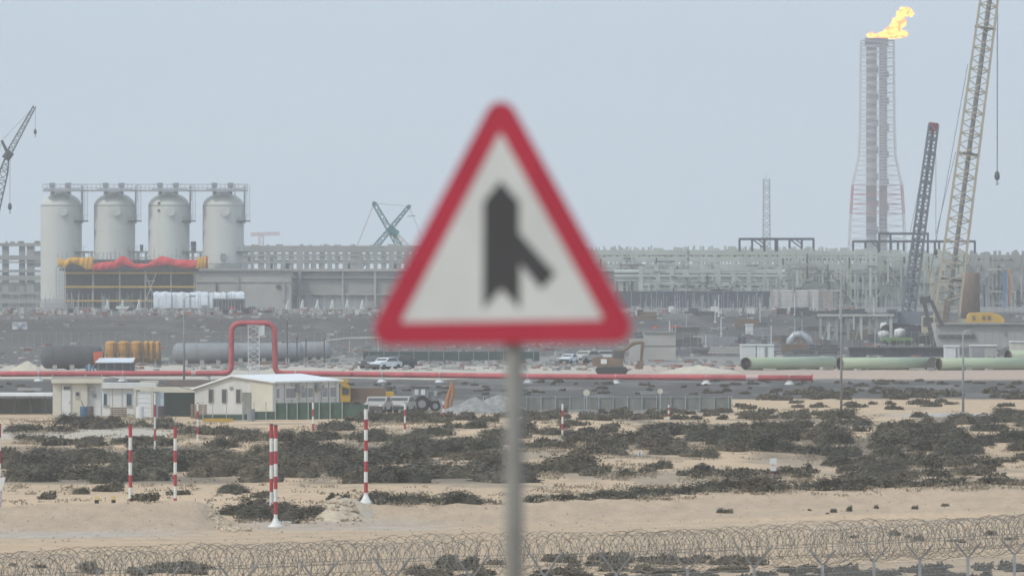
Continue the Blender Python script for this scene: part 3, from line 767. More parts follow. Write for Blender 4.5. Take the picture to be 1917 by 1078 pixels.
def blob(m, p, rx, rz, seed, ry=None):
    rs = np.random.default_rng(seed); n, k = 12, 8; ry = ry or rx; vs = []; fs = []
    a0, b0, c0 = rs.uniform(0, 6, 3)
    for j in range(k + 1):
        th = math.pi * j / k
        for i in range(n):
            ph = 2 * math.pi * i / n
            q = 1 + .22 * math.sin(3 * ph + a0 + 2 * th) + .16 * math.sin(5 * th + b0 + ph) + .10 * math.sin(7 * ph + c0)
            vs.append(Vector(p) + Vector((rx * q * math.sin(th) * math.cos(ph), ry * q * math.sin(th) * math.sin(ph), rz * q * math.cos(th))))
    for j in range(k):
        for i in range(n):
            fs.append((j * n + i, (j + 1) * n + i, (j + 1) * n + (i + 1) % n, j * n + (i + 1) % n))
    m.add(vs, fs)
pp = ppm(DF)
flame = T('flare_flame', 'ragged bright yellow gas flame blowing right off the flare tips', 'flame', W(1660, 70, DF))
m = flame.mb()
for i, (px, py, a, b_) in enumerate([(1662, 63, 11, 8), (1672, 56, 12, 11), (1681, 47, 10, 13), (1688, 40, 8, 11), (1684, 31, 7, 9), (1692, 24, 8, 6), (1700, 22, 9, 7), (1706, 26, 5, 5), (1687, 63, 11, 6), (1696, 63, 5, 4), (1652, 66, 6, 5), (1675, 68, 14, 4), (1690, 17, 5, 3)]):
    blob(m, W(px, py, DF) + Vector((0, 4, 0)), a / pp, b_ / pp, 10 + i)
m.build('flame_body', fm, flame.e, True)
m = flame.mb()
for i, (px, py, a, b_) in enumerate([(1627, 66, 3.5, 3), (1633, 64, 4, 3.5), (1640, 67, 4, 3), (1646, 66, 4, 3.5), (1630, 70, 5, 2)]):
    blob(m, W(px, py, DF) + Vector((0, 4, 0)), a / pp, b_ / pp, 30 + i)
m.build('pilot_flame', fm, flame.e, True)

ms = T('lattice_mast', 'faint thin lattice mast far behind the lone dark frame', 'mast', W(1435, 560, 4300))
m = ms.mb(); lattice(m, W(1435, 560, 4300), W(1435, 335, 4300), 15 / ppm(4300), 11 / ppm(4300), 3, 26, .22, .14); m.build('lattice', M_grey, ms.e)
m = ms.mb(); m.tube(W(1434, 336, 4300), W(1434, 328, 4300), .15, 4); m.build('aerial', M_grey, ms.e)

# ------------------------------------------------------------------ cranes
def cable(t_, name, p0, p1, r=.05, m=None, sag=0):
    mb_ = t_.mb(); p0 = Vector(p0); p1 = Vector(p1)
    if sag: mb_.path([p0 + (p1 - p0) * q / 6 - Vector((0, 0, sag * 4 * q / 6 * (1 - q / 6))) for q in range(7)], r, 4)
    else: mb_.tube(p0, p1, r, 4)
    return mb_.build(name, m or M_dark, t_.e)
def hook(t_, px, py, d, s=1.0):
    c = W(px, py, d); mb_ = t_.mb()
    mb_.lathe(c, [(.08 * s, 1.3 * s), (.32 * s, 1.1 * s), (.45 * s, .5 * s), (.4 * s, 0), (.15 * s, -.25 * s)], 10)
    mb_.path([c + Vector((0, 0, -.2 * s)), c + Vector((0, 0, -.55 * s)), c + Vector((.2 * s, 0, -.75 * s)), c + Vector((.05 * s, 0, -1.0 * s)), c + Vector((-.22 * s, 0, -.8 * s))], .08 * s, 6)
    mb_.build('hook_block', M_dark, t_.e, False)
def crawler(t_, px, d, m, s=1.0):
    b0 = G(px, d)
    for sx in (-1, 1):
        mb_ = t_.mb(); c = b0 + Vector((0, sx * 2.6 * s, 0))
        prof = [(-4.2 * s, .5 * s), (-3.8 * s, 1.1 * s), (3.8 * s, 1.1 * s), (4.2 * s, .5 * s), (3.7 * s, 0), (-3.7 * s, 0)]
        mb_.prism([(c.x + x, c.z + z) for x, z in prof], c.y - .5 * s, c.y + .5 * s); mb_.build('crawler_track', M_black, t_.e)
    t_.box('house', b0 + Vector((.6 * s, 0, 2.2 * s)), (7.0 * s, 3.2 * s, 1.9 * s), m)
    t_.box('counterweight', b0 + Vector((4.6 * s, 0, 2.3 * s)), (1.3 * s, 4.2 * s, 2.0 * s), M_grey)
    t_.box('cab', b0 + Vector((-2.6 * s, -2.2 * s, 2.5 * s)), (1.6 * s, 1.1 * s, 2.1 * s), m)
    t_.box('cab_window', b0 + Vector((-2.6 * s, -2.77 * s, 2.8 * s)), (1.2 * s, .06, 1.1 * s), M_glassd)
    return b0
# yellow crane
DY = 1600.0
yc = T('crawler_crane', 'tall cream-yellow lattice boom crane leaning right out of the top of the picture', 'crane', G(1772, DY))
crawler(yc, 1776, DY, M_boomy, 1.15)
m = yc.mb(); p0 = W(1769, 612, DY); p1 = W(1861, -70, DY); pt = W(1788, 470, DY)
lattice(m, p0, p0 + (p1 - p0) * .999, 46 / ppm(DY), 31 / ppm(DY), 3.0, 34, .17, .085, taper0=.0)
m.build('boom', M_boomy, yc.e)
m = yc.mb(); off = Vector((0, .9, 0)); sidev = (p1 - p0).normalized().cross(Vector((0, 1, 0)))
m.tube(p0 - sidev * .1 + off, p1 - sidev * .1 + off, .36, 8); m.build('boom_hoist_duct', mat('dull_grey_brown_paint', (.22, .21, .19)), yc.e)
for q in (.13, .475, .82):
    c = p0 + (p1 - p0) * q
    m = yc.mb(); m.tube(c - sidev * 1.5, c + sidev * 1.5, .2, 4); m.build('boom_joint', M_dark, yc.e)
cable(yc, 'pendant_line', W(1740, 520, DY), W(1812, 120, DY), .05)
cable(yc, 'pendant_line', W(1752, 440, DY), W(1789, 285, DY), .045)
m = yc.mb(); lattice(m, W(1762, 606, DY) + Vector((0, 1.5, 0)), W(1741, 500, DY) + Vector((0, 1.5, 0)), 12 / ppm(DY), 9 / ppm(DY), 1.4, 9, .08, .05); m.build('back_mast', M_boomy, yc.e)
yc.bar('boom_foot_plate', W(1770, 560, DY) + Vector((0, -1.7, 0)), W(1764, 618, DY) + Vector((0, -1.7, 0)), 3.0, .3, M_brown)
cable(yc, 'hoist_line', W(1866.5, -66, DY), W(1866.5, 322, DY), .045)
cable(yc, 'hoist_line', W(1868, -66, DY), W(1867.3, 322, DY), .045)
hook(yc, 1866.6, 335, DY, .85)
# grey crane
DG = 1680.0
gc = T('crawler_crane', 'leaning dark grey lattice boom crane with a red boom head', 'crane', G(1700, DG))
crawler(gc, 1702, DG, M_boomg, 1.0)
m = gc.mb(); p0 = W(1697, 612, DG); p1 = W(1748, 233, DG)
lattice(m, p0, p1, 24 / ppm(DG), 17 / ppm(DG), 2.0, 28, .2, .11); m.build('boom', M_boomg, gc.e)
m = gc.mb(); m.tube(p0 + Vector((0, .5, 0)), p1 + Vector((0, .5, 0)), .27, 8); m.build('boom_ladder', M_boomg, gc.e)
m = gc.mb(); m.tube(W(1746, 246, DG), W(1748, 230, DG), .82, 6, .72); m.build('boom_head', M_redtop, gc.e)
cable(gc, 'pendant_line', W(1752, 240, DG), W(1752, 470, DG), .04); cable(gc, 'pendant_line', W(1703, 440, DG), W(1742, 244, DG), .04)
hook(gc, 1752, 476, DG, .6)
# dark A-frame gantry
ag = T('gantry_frame', 'short dark leaning A-frame gantry between the two crane feet', 'gantry', W(1745, 650, 1540))
ag.bar('front_leg', W(1748, 650, 1540), W(1730, 564, 1540), .55, .55, M_dark); ag.bar('rear_leg', W(1762, 606, 1540), W(1743, 562, 1540), .5, .5, M_dark)
ag.bar('head', W(1722, 563, 1540), W(1742, 560, 1540), .7, .9, M_dark); ag.bar('lower_sheave', W(1760, 600, 1540), W(1764, 610, 1540), .9, .6, M_dark); ag.bar('stay', W(1752, 650, 1540), W(1731, 566, 1541), .2, .2, M_dark)
# left dark luffing crane
DL = 2000.0
lc = T('luffing_crane', 'dark luffing crane leaning in from the left edge with two hooks', 'crane', G(-60, DL))
crawler(lc, -62, DL, M_boomd, 1.0)
m = lc.mb(); lattice(m, W(-55, 590, DL), W(14, 292, DL), 20 / ppm(DL), 15 / ppm(DL), 1.9, 26, .12, .07, taper1=.1); m.build('main_boom', M_boomd, lc.e)
m = lc.mb(); lattice(m, W(14, 292, DL), W(65, 199, DL), 11 / ppm(DL), 5 / ppm(DL), 1.2, 14, .10, .055, taper0=.12); m.build('luffing_jib', M_boomd, lc.e)
m = lc.mb(); m.tube(W(16, 290, DL), W(3, 263, DL), .35, 5, .22); m.build('jib_mast', M_boomd, lc.e)
m = lc.mb(); m.tube(W(10, 298, DL), W(20, 284, DL), .75, 6); m.build('knuckle', M_boomd, lc.e)
cable(lc, 'pendant_line', W(3, 264, DL), W(63, 201, DL), .035); cable(lc, 'pendant_line', W(3, 264, DL), W(-60, 570, DL), .035)
cable(lc, 'hoist_line', W(66, 200, DL), W(66, 246, DL), .04); cable(lc, 'hoist_line', W(19, 300, DL), W(18.5, 384, DL), .045)
hook(lc, 66, 250, DL, .6); hook(lc, 18.5, 391, DL, .8)
# two teal cranes crossing far behind
DX = 2650.0
for lab, a, b_, jx, wid in (('teal lattice crane leaning left, crossing another behind the pipe rack', (770, 500), (700, 380), None, 12), ('teal lattice crane leaning right, crossing another behind the pipe rack', (690, 478), (766, 386), None, 10)):
    tc = T('crawler_crane', lab, 'crane', G(a[0], DX))
    crawler(tc, a[0], DX, M_boomt, 1.0)
    low = W(a[0] + (a[0] - b_[0]) * .45, a[1] + (a[1] - b_[1]) * .45, DX)
    m = tc.mb(); lattice(m, low, W(*b_, DX), (wid + 3) / ppm(DX), (wid - 5) / ppm(DX), 1.8, 20, .20, .10); m.build('boom', M_boomt, tc.e)
    m = tc.mb(); m.tube(W(b_[0] - 3, b_[1], DX), W(b_[0] + 3, b_[1] + 2, DX), .45, 6); m.build('boom_head', M_boomt, tc.e)
    if a[0] > 730:
        m = tc.mb(); m.tube(W(728, 428, DX), W(744, 440, DX), .95, 6); m.build('mast_head', M_boomt, tc.e)
        m = tc.mb(); lattice(m, W(765, 470, DX), W(737, 436, DX), 18 / ppm(DX), 9 / ppm(DX), 1.5, 8, .11, .06); m.build('lower_boom', M_boomy, tc.e)
        cable(tc, 'pendant_line', W(700, 381, DX), W(766, 386, DX), .05); cable(tc, 'pendant_line', W(700, 382, DX), W(668, 462, DX), .09, M_rust)
    else:
        cable(tc, 'pendant_line', W(766, 387, DX), W(800, 470, DX), .05)
        m = tc.mb(); m.tube(W(763, 405, DX), W(778, 404, DX), .12, 4); m.build('jib_arm', M_rust, tc.e)
fc = T('tower_crane', 'very faint pink tower crane on the horizon beside the fourth vessel', 'crane', W(489, 560, 5200))
m = fc.mb(); lattice(m, W(489, 560, 5200), W(489, 440, 5200), 2.4, 2.0, 2.0, 16, .15, .1); m.build('mast', M_flr, fc.e)
m = fc.mb(); lattice(m, W(470, 439, 5200), W(524, 437, 5200), 1.4, 1.2, 1.2, 16, .14, .1); m.build('jib', M_flr, fc.e)
# ------------------------------------------------------------------ clutter along the works platform
def boxpx_thing(name, label, cat, px0, py0, px1, py1, d, depth, m, extra=(), group=None):
    w = T(name, label, cat, W((px0 + px1) / 2, py1, d), group)
    w.boxpx('body', px0, py0, px1, py1, d, depth, m)
    for q in extra: w.boxpx(*q)
    return w
wt = boxpx_thing('water_tank', 'pair of small white square water tanks before the boarded frame', 'water tank', 217, 573, 229, 584, 2030, 1.2, M_white, [('second_tank', 230.5, 573.5, 242, 584, 2030, 1.2, M_white)])
boxpx_thing('container', 'dark slate container half sunk behind the bank near the pipe loop', 'container', 482, 582, 512, 600, 1950, 2.4, M_navy, [('lid', 481, 580.5, 513, 582.5, 1949.8, 2.8, M_dark)])
boxpx_thing('container', 'dull red container under a pale roof left of the sign', 'container', 615, 579, 648, 590, 1980, 2.4, M_rust, [('roof', 613, 576.5, 661, 579.3, 1979.8, 3, M_conc2)])
ci = 0
cl_cols = [('white', M_white), ('pale grey', M_conc2), ('dark grey', M_dark), ('slate', M_navy), ('grey', M_grey), ('white', M_white)]
cl_lab = {'white': 'small white crate among the stores along the earth bank crest', 'pale grey': 'small pale grey crate among the stores along the earth bank crest', 'dark grey': 'small dark grey crate among the stores along the earth bank crest',
          'slate': 'small slate blue crate among the stores along the earth bank crest', 'grey': 'small mid grey crate among the stores along the earth bank crest'}
proto_crate = {}
def crate(px, py, w, h, key, m, d):
    o = MB(W(px, py, d)); c = W(px, py, d)
    o.box(c + Vector((0, 0, h / 2)), (w, w, h)); o.box(c + Vector((0, 0, h + .06)), (w * 1.06, w * 1.06, .12)); o.box(c + Vector((0, -w / 2 - .03, h * .5)), (w * .1, .06, h * .9))
    q = o.build('crate', m); meta(q, cl_lab[key], 'crate', 'stores along the bank crest')
for px in [random.uniform(0, 700) for _ in range(62)] + [random.uniform(1195, 1600) for _ in range(18)]:
    key, m = random.choice(cl_cols); d = random.uniform(1840, 2020)
    q = random.choice([.25, .3, .4, .5, .7, .95]); x_ = px + random.uniform(-4, 4)
    c = G(x_, d); py = HY + (H - c.z) / d * F
    crate(x_, py + 1, q * random.uniform(.8, 1.6), q, key, m, d)
sl = [('slate', M_navy, 'slate blue'), ('dark', M_dark, 'dark grey'), ('dark', M_clad, 'charcoal'), ('rust', M_brown, 'rusty brown'), ('pale', M_conc2, 'pale grey'), ('grey', M_grey, 'mid grey')]
for i in range(74):
    px = random.uniform(1192, 1690); d = random.uniform(1420, 1880); c = G(px, d)
    if px > 1560 and d < 1650: d += 200; c = G(px, d)
    key, m, words = random.choice(sl[:3] + sl); w = random.uniform(.8, 5.0); h = random.uniform(.3, 1.3); n = random.choice([1, 2, 3])
    o = MB(c)
    for k in range(n): o.box(c + Vector((random.uniform(-.15, .15), 0, h / n * (k + .5) + .1)), (w * random.uniform(.8, 1), 1.2, h / n * .88))
    for sx in (-.35, .35): o.box(c + Vector((w * sx, 0, .05)), (.25, 1.1, .12))
    q = o.build('material_stack', m); where = 'left of the tall lamp' if px < 1400 else ('near the bent duct' if px < 1545 else 'behind the portal columns')
    meta(q, f"{'long' if w > 3 else 'short'} {'high' if h > .8 else 'low'} {words} material stack on the works slope {where}", 'material stack', 'material stacks on the slope')
for i in range(26):
    px = random.uniform(1190, 1700); d = random.uniform(1480, 1850); c = G(px, d); o = MB(c); h = random.uniform(1.5, 4.0)
    o.tube(c, c + Vector((0, 0, h)), .07, 5); o.box(c + Vector((0, 0, .08)), (.5, .5, .16))
    km, kw = random.choice([(M_galv, 'pale grey'), (M_dark, 'dark'), (M_white, 'white')]); q = o.build('yard_stake', km); meta(q, f"{'tall' if h > 3 else 'short' if h < 2.2 else 'middling'} thin {kw} stake on the works slope {'left of the white panel' if px < 1396 else 'before the formwork stack' if px < 1560 else 'behind the portal columns'}", 'stake', 'stakes on the works slope')
# slanting white props before the long wall
for k, px in enumerate((198, 226, 257, 536, 563, 591, 619, 647, 675)):
    d = 2040; o = MB(W(px, 578, d))
    o.tube(W(px, 578, d), W(px + 4, 561, d), .16, 6); o.tube(W(px + 5, 578, d), W(px + 4, 561, d), .1, 6); o.box(W(px + 2.5, 577.5, d), (.9, .5, .2))
    q = o.build('wall_prop', M_white); meta(q, 'slanting white wall prop standing before the concrete wall or boarded frame', 'prop', 'slanting white wall props')
# fine upright bars standing along the whole bank crest
bars = MB()
for i in range(640):
    px = random.uniform(-40, 1960)
    if 690 < px < 1180: continue
    d = random.uniform(1900, 2060); c = G(px, d); h = random.uniform(1.2, 3.6)
    bars.tube(c, c + Vector((random.uniform(-.05, .05), 0, h)), .045, 4)
q = bars.build('starter_bars', M_galv); meta(q, 'thin upright starter bars bristling along the crest of the earth bank', 'starter bars', kind='stuff')
# scattered scrap on the slope and the yard: nobody could count it
scrap = [MB(), MB(), MB()]
for i in range(1500):
    px = random.uniform(-40, 1960); d = random.choice([random.uniform(1210, 1330), random.uniform(1500, 1800), random.uniform(1250, 1500)])
    c = G(px, d); s_ = random.uniform(.15, .7)
    scrap[random.choice([0, 0, 0, 0, 1, 1, 2])].box(c + Vector((0, 0, s_ * .2)), (s_ * random.uniform(.5, 3), s_, s_ * random.uniform(.3, .8)), random.uniform(0, 3))
for i in range(700):
    px = random.uniform(-40, 1600); d = random.uniform(1830, 2060); c = G(px, d); s_ = random.uniform(.2, .75)
    scrap[random.choice([0, 0, 1, 1, 1, 2])].box(c + Vector((0, 0, s_ * .35)), (s_ * random.uniform(.4, 2), s_, s_ * random.uniform(.5, 1.6)), random.uniform(0, 3))
for b_, m, w_ in zip(scrap, (M_rock, M_conc2, M_rust), ('grey', 'pale', 'reddish')):
    meta(b_.build('scrap', m), w_ + ' scrap and offcuts scattered over the works yard', 'scrap', kind='stuff')
# perimeter fence along the foot of the bank
pf = T('perimeter_fence', 'long fine-meshed perimeter fence with many grey posts along the foot of the dark bank', 'fence', G(600, 1500))
for i in range(150):
    px = -60 + i * 13.8; c = G(px, 1500)
    pf.bar('post', c, c + Vector((0, 0, 2.5)), .06, .06, M_grey)
for zz in (.4, 2.4): pf.bar('rail', G(-70, 1500) + Vector((0, 0, zz)), G(2010, 1500) + Vector((0, 0, zz)), .03, .03, M_grey)
# patterned white panel on the slope
pn = T('netted_panel', 'white panel with a crossed dark pattern standing on the dark slope', 'panel', W(37, 624, 1690))
pn.boxpx('board', 23, 603, 51, 622, 1690, .2, M_wrap)
for a, b_ in (((24, 604), (50, 621)), ((50, 604), (24, 621)), ((30, 604), (44, 621)), ((44, 604), (30, 621))): pn.bar('strap', W(*a, 1689.9), W(*b_, 1689.9), .12, .06, M_grey)
for px in (24, 50): pn.bar('leg', W(px, 622, 1690.1), W(px, 636, 1690.1), .15, .15, M_grey)

# ------------------------------------------------------------------ yard left: big vessels, orange tanks, shed, heap
def hcyl(name, label, cat, px0, px1, pyt, pyb, d, m, cap='dome', group=None, saddles=3):
    d = HIT((px0 + px1) / 2, pyb + 3); r = (pyb - pyt) / 2 / ppm(d); z = Z((pyt + pyb) / 2, d); x0, x1 = X(px0, d), X(px1, d)
    t_ = T(name, label, cat, (x0, d + r, z - r), group)
    b_ = t_.mb(); n = 28
    prof = []
    if cap == 'dome': prof = [(.03, -r * .55), (r * .45, -r * .48), (r * .8, -r * .3), (r * .97, -r * .1)]
    prof += [(r, 0), (r, x1 - x0)]
    if cap == 'dome': prof += [(r * .97, x1 - x0 + r * .1), (r * .8, x1 - x0 + r * .3), (r * .45, x1 - x0 + r * .48), (.03, x1 - x0 + r * .55)]
    vs = []; fs = []
    for rr_, q in prof: vs += [(x0 + q, d + r + rr_ * math.cos(2 * math.pi * k / n), z + rr_ * math.sin(2 * math.pi * k / n)) for k in range(n)]
    for i in range(len(prof) - 1):
        for k in range(n): a = i * n + k; b2 = i * n + (k + 1) % n; fs.append((a, b2, b2 + n, a + n))
    b_.add(vs, fs); b_.build('shell', m, t_.e, True)
    for k in range(saddles):
        xx = x0 + (x1 - x0) * (k + .5) / saddles
        t_.box('saddle', (xx, d + r, z - r * .95), (.5, r * 1.5, r * .7), M_conc2)
    for k in range(4):
        xx = x0 + (x1 - x0) * (k + .5) / 4
        t_.cyl('strap_ring', (xx - .08, d + r, z), (xx + .08, d + r, z), 2 * r + .1, m, kind='cyl24')
    return t_
hcyl('pressure_vessel', 'large dark grey domed vessel lying behind the sand heap', 'vessel', 86, 183, 648, 690, 1320, M_clad)
hcyl('pressure_vessel', 'long grey vessel with a pale top lying left of the red pipe loop', 'vessel', 332, 424, 642, 680, 1340, M_grey)
hcyl('pressure_vessel', 'long pale vessel lying across the red pipe loop', 'vessel', 428, 560, 642, 676, 1350, M_grey)
hcyl('pressure_vessel', 'shorter vessel with a sloping pale cover right of the loop', 'vessel', 564, 612, 640, 674, 1352, M_grey)
og = 'orange tanks on the yard'
for k, (px, w, lab) in enumerate(((208, 11, 'broad orange tank, first from the left, beside the dark shed'), (232, 11, 'broad orange tank, second from the left of the row'), (256, 11, 'broad orange tank, third from the left of the row'),
                                  (274, 5.4, 'narrow orange tank next to the third broad one'), (284, 5.4, 'narrow orange tank in the middle of the narrow three'), (296, 5.4, 'narrow orange tank at the right end of the row'))):
    d = 1290; c = Vector((X(px, d), d, Z(683, d))); r = w / ppm(d); h = Z(638, d) - c.z
    t_ = T('orange_tank', lab, 'tank', c, og); b_ = t_.mb()
    b_.lathe(c, [(r, h * .12), (r, h * .9), (r * .86, h * .97), (r * .4, h)], 24); b_.build('shell', M_ora2, t_.e, True)
    for q in (.3, .62, .86): t_.cyl('hoop', c + Vector((0, 0, h * q)), c + Vector((0, 0, h * q + .1)), 2 * r + .09, M_ora2, kind='cyl24')
    t_.cyl('base_ring', c, c + Vector((0, 0, h * .12)), 2 * r * .92, M_dark, kind='cyl24')
    for sx in (-.7, .7): t_.bar('leg', c + Vector((r * sx, -r * .7, 0)), c + Vector((r * sx, -r * .7, h * .5)), .14, .14, M_brown)
    t_.bar('fill_pipe', c + Vector((r * .5, -r * .92, h * .1)), c + Vector((r * .5, -r * .92, h * .93)), .13, .13, M_brown)
st = T('dark_shed', 'low dark shed with a pale sloping roof in front of the orange tanks', 'shed', G(215, 1215))
st.boxpx('wall', 180, 677, 251, 696, 1215, 3.5, M_dark)
b_ = st.mb(); b_.add([W(178, 679, 1214.5), W(249, 679, 1214.5), W(253, 671, 1219), W(187, 671, 1219), W(178, 677.5, 1214.5), W(249, 677.5, 1214.5), W(253, 669.5, 1219), W(187, 669.5, 1219)], [(3, 2, 1, 0), (4, 5, 6, 7), (0, 1, 5, 4), (1, 2, 6, 5), (2, 3, 7, 6), (3, 0, 4, 7)]); b_.build('roof', M_wrap, st.e)
for k in range(5): st.boxpx('wall_rib', 184 + k * 15, 679, 185 + k * 15, 696, 1214.9, .12, M_grey)
ds_ = 1220.0
sc_ = T('mixer_skip', 'orange-red tipped skip standing left of the orange tanks', 'skip', W(182, 684, ds_))
b_ = sc_.mb(); b_.prism([(X(174, ds_), Z(660, ds_)), (X(192, ds_), Z(657, ds_)), (X(190, ds_), Z(676, ds_)), (X(183, ds_), Z(678, ds_)), (X(181, ds_), Z(684, ds_)), (X(176, ds_), Z(684, ds_))], ds_, ds_ + 2); b_.build('body', M_orered, sc_.e)
[sc_.boxpx('leg', q, 680, q + 1.5, 693, 1220.3, .2, M_dark) for q in (175, 188)]; sc_.boxpx('frame', 173, 678, 192, 680, ds_ - .2, .3, M_dark); 
boxpx_thing('orange_crate', 'small orange-red crate beside the sand heap', 'crate', 127, 679, 139, 690, 1230, 1.0, M_orered, [('lid', 126, 678, 140, 679.6, 1229.9, 1.2, M_ora), ('side_rail', 120, 680, 126, 690, 1230.2, .6, M_rust)])
boxpx_thing('blue_drum_rack', 'little dark blue rack beside the shed on the sand strip', 'rack', 160, 684, 176, 697, 1210, .8, M_blue, [('post', 166, 680, 167, 697, 1209.8, .2, M_white), ('post', 171, 690, 173, 697, 1209.8, .3, M_white)])
def heap(name, label, cat, px, d, w, h, m, seed, n=26, dep=None, group=None):
    c = G(px, d); vs = []; fs = []; dep = dep or w * .6
    rs = np.random.default_rng(seed); o = MB(c)
    for j in range(n + 1):
        for i in range(n + 1):
            u = i / n * 2 - 1; v = j / n * 2 - 1; rr_ = math.hypot(u, v)
            base = max(0, 1 - rr_) ** .85
            zz = h * base * (.75 + .5 * float(fbm(u * 2.2 + seed, v * 2.2 + 3, 3))) + (.12 * h * (float(vnoise(u * 9 + seed, v * 9)) - .5) if base > 0 else 0)
            vs.append(Vector((c.x + u * w / 2, d + v * dep / 2, tz(c.x + u * w / 2, d + v * dep / 2) + zz - .04)))
    for j in range(n):
        for i in range(n):
            a = j * (n + 1) + i; fs.append((a, a + 1, a + n + 2, a + n + 1))
    o.add(vs, fs); q = o.build(name, m, None, True); meta(q, label, cat, group); return q
heap('sand_heap', 'pointed pale sand heap beside the red pipe at the left', 'heap', 52, 1185, 4.6, 1.35, M_sandpile, 4)
heap('rubble_heap', 'long grey rubble heap left of the sign post', 'heap', 885, 868, 5.2, 1.25, M_rock, 9, dep=4)
heap('rubble_heap', 'low grey rubble heap partly hidden by the sign post', 'heap', 935, 880, 4.6, 1.5, M_rock, 12, dep=4)
heap('rubble_heap', 'flat pinkish rubble heap at the front of the yard right of the sign', 'heap', 1310, 1190, 9, .9, M_sandpile, 14, dep=6)

# ------------------------------------------------------------------ red pipeline with its loop
DR = 1102.0; rp = .27
def DRx(px): return float(np.interp(px, [-120, 430, 520, 1520], [1110, 1102, 1101, 1074]))
rl = T('red_pipeline', 'long red pipeline on white supports, rising in a square loop left of the sign', 'pipeline', G(700, DR))
def pz(px): return float(np.interp(px, [-80, 430, 520, 990, 1520], [700, 698.5, 698.5, 704.5, 707.5]))
b_ = rl.mb()
pts = [W(-120, pz(-80), DRx(-120)), W(200, pz(200), DRx(200))]
def corner(ax, ay, bx_, by, cx, cy, n=6):
    out = []
    for i in range(n + 1):
        u = i / n; out.append(W((1 - u) ** 2 * ax + 2 * u * (1 - u) * bx_ + u * u * cx, (1 - u) ** 2 * ay + 2 * u * (1 - u) * by + u * u * cy, DR))
    return out
pts += corner(418, 698.5, 432, 698.5, 433, 684) + corner(433.5, 620, 435, 606, 450, 605) + corner(498, 605, 512, 606, 514, 620) + corner(515, 684, 515, 698.5, 530, 698.5)
pts += [W(q, pz(q), DRx(q)) for q in (760, 1000, 1250, 1518)]
b_.path(pts, rp, 14); b_.build('pipe_run', M_pipe_red, rl.e, True)
for px in (72, 230, 389, 553, 715, 823, 988, 1153, 1322, 1478):
    c = W(px, pz(px), DRx(px)); zg = tz(c.x, c.y); b_ = rl.mb()
    b_.lathe(Vector((c.x, c.y, zg - .05)), [(.48, 0), (.46, .14), (.26, .3), (.2, max(.4, c.z - zg - .2))], 10); b_.box((c.x, c.y, c.z - rp - .04), (.5, .5, .12)); b_.build('pipe_support', M_white, rl.e)
    b_ = rl.mb(); b_.tube(c - Vector((.06, 0, 0)), c + Vector((.06, 0, 0)), rp + .03, 14); b_.build('pipe_clamp', M_galv, rl.e)
for px in range(-40, 1500, 58):
    if 410 < px < 540: continue
    c = W(px, pz(px), DRx(px)); rl.cyl('weld_ring', c - Vector((.05, 0, 0)), c + Vector((.05, 0, 0)), .57, M_pipe_red, kind='cyl24')
c = W(1519, pz(1518), DRx(1518)); rl.cyl('end_flange', c, c + Vector((.15, 0, 0)), .8, M_pipe_red)
c = W(1420, pz(1420), DRx(1420)); rl.cyl('primer_band', c - Vector((1.2, 0, 0)), c + Vector((1.0, 0, 0)), .56, mat('pink_primer', (.55, .38, .36)), kind='cyl24')
c = W(375, 698.7, DRx(375)); rl.cyl('primer_band', c - Vector((.9, 0, 0)), c + Vector((.8, 0, 0)), .56, MATS['pink_primer'], kind='cyl24')
lt = T('support_tower', 'white lattice tower carrying the red pipe loop, with a white box near its top', 'tower', G(475, DR + .2))
b_ = lt.mb(); zg = tz(X(475, DR), DR)
lattice(b_, Vector((X(475, DR), DR + .2, zg)), W(475, 610, DR + .2), 1.05, 1.05, 1.0, 10, .05, .03); b_.build('lattice', M_white, lt.e)
lt.boxpx('white_box', 484, 609, 495, 627, DR - .3, .5, M_white); lt.boxpx('pipe_shoe', 463, 608, 487, 610.5, DR - .35, .9, M_galv); lt.boxpx('base_plate', 461, 705, 489, 707, DR - .4, 1.2, M_conc2)

# ------------------------------------------------------------------ pale green pipes laid out on the right
DPp = 1219.0
def big_pipe(label, px0, px1, pyt, pyb, d, yaw=0.0):
    r = (pyb - pyt) / 2 / ppm(d); z = Z((pyt + pyb) / 2, d)
    t_ = T('line_pipe', label, 'pipe', (X(px0, d), d, z - r), 'pale green pipes laid in a line')
    a = Vector((X(px0, d), d, z)); b2 = Vector((X(px1, d), d + (X(px1, d) - X(px0, d)) * math.tan(yaw), z))
    ax = (b2 - a).normalized(); q = ax.to_track_quat('Z', 'Y'); n = 40; vs = []; fs = []
    for p_, rr_ in ((a, r), (b2, r), (b2, r - .03), (a, r - .03)):
        vs += [p_ + q @ Vector((rr_ * math.cos(2 * math.pi * k / n), rr_ * math.sin(2 * math.pi * k / n), 0)) for k in range(n)]
    for i in range(4):
        for k in range(n):
            j = (i + 1) % 4; fs.append((i * n + k, i * n + (k + 1) % n, j * n + (k + 1) % n, j * n + k))
    mb_ = t_.mb(); mb_.add(vs, fs); mb_.build('barrel', M_pipe_green, t_.e, True)
    # bare weld ends; black sleeve and plug put in for the shade inside the pipe
    for p_, s_ in ((a, 1), (b2, -1)):
        mb_ = t_.mb(); mb_.tube(p_ + ax * .16 * s_, p_ - ax * .04 * s_, r + .012, n, caps=False); mb_.build('weld_end', M_brown, t_.e, True)
    mb_ = t_.mb(); mb_.tube(a + ax * .02, b2 - ax * .02, r - .034, n, caps=False); mb_.build('shade_lining', M_black, t_.e, True)
    mb_ = t_.mb(); mb_.tube(a + ax * .35, a + ax * .4, r - .036, n); mb_.build('shade_plug', M_black, t_.e, True)
    for u in (.18, .82):
        c = a + (b2 - a) * u; t_.box('timber_skid', (c.x, c.y, z - r - .09), (.4, 1.8, .18), M_brown)
    return t_
YW = R(27)
big_pipe('first pale green pipe with its dark open end facing left on the sand', 1396, 1566, 669, 692.5, DPp, R(52))
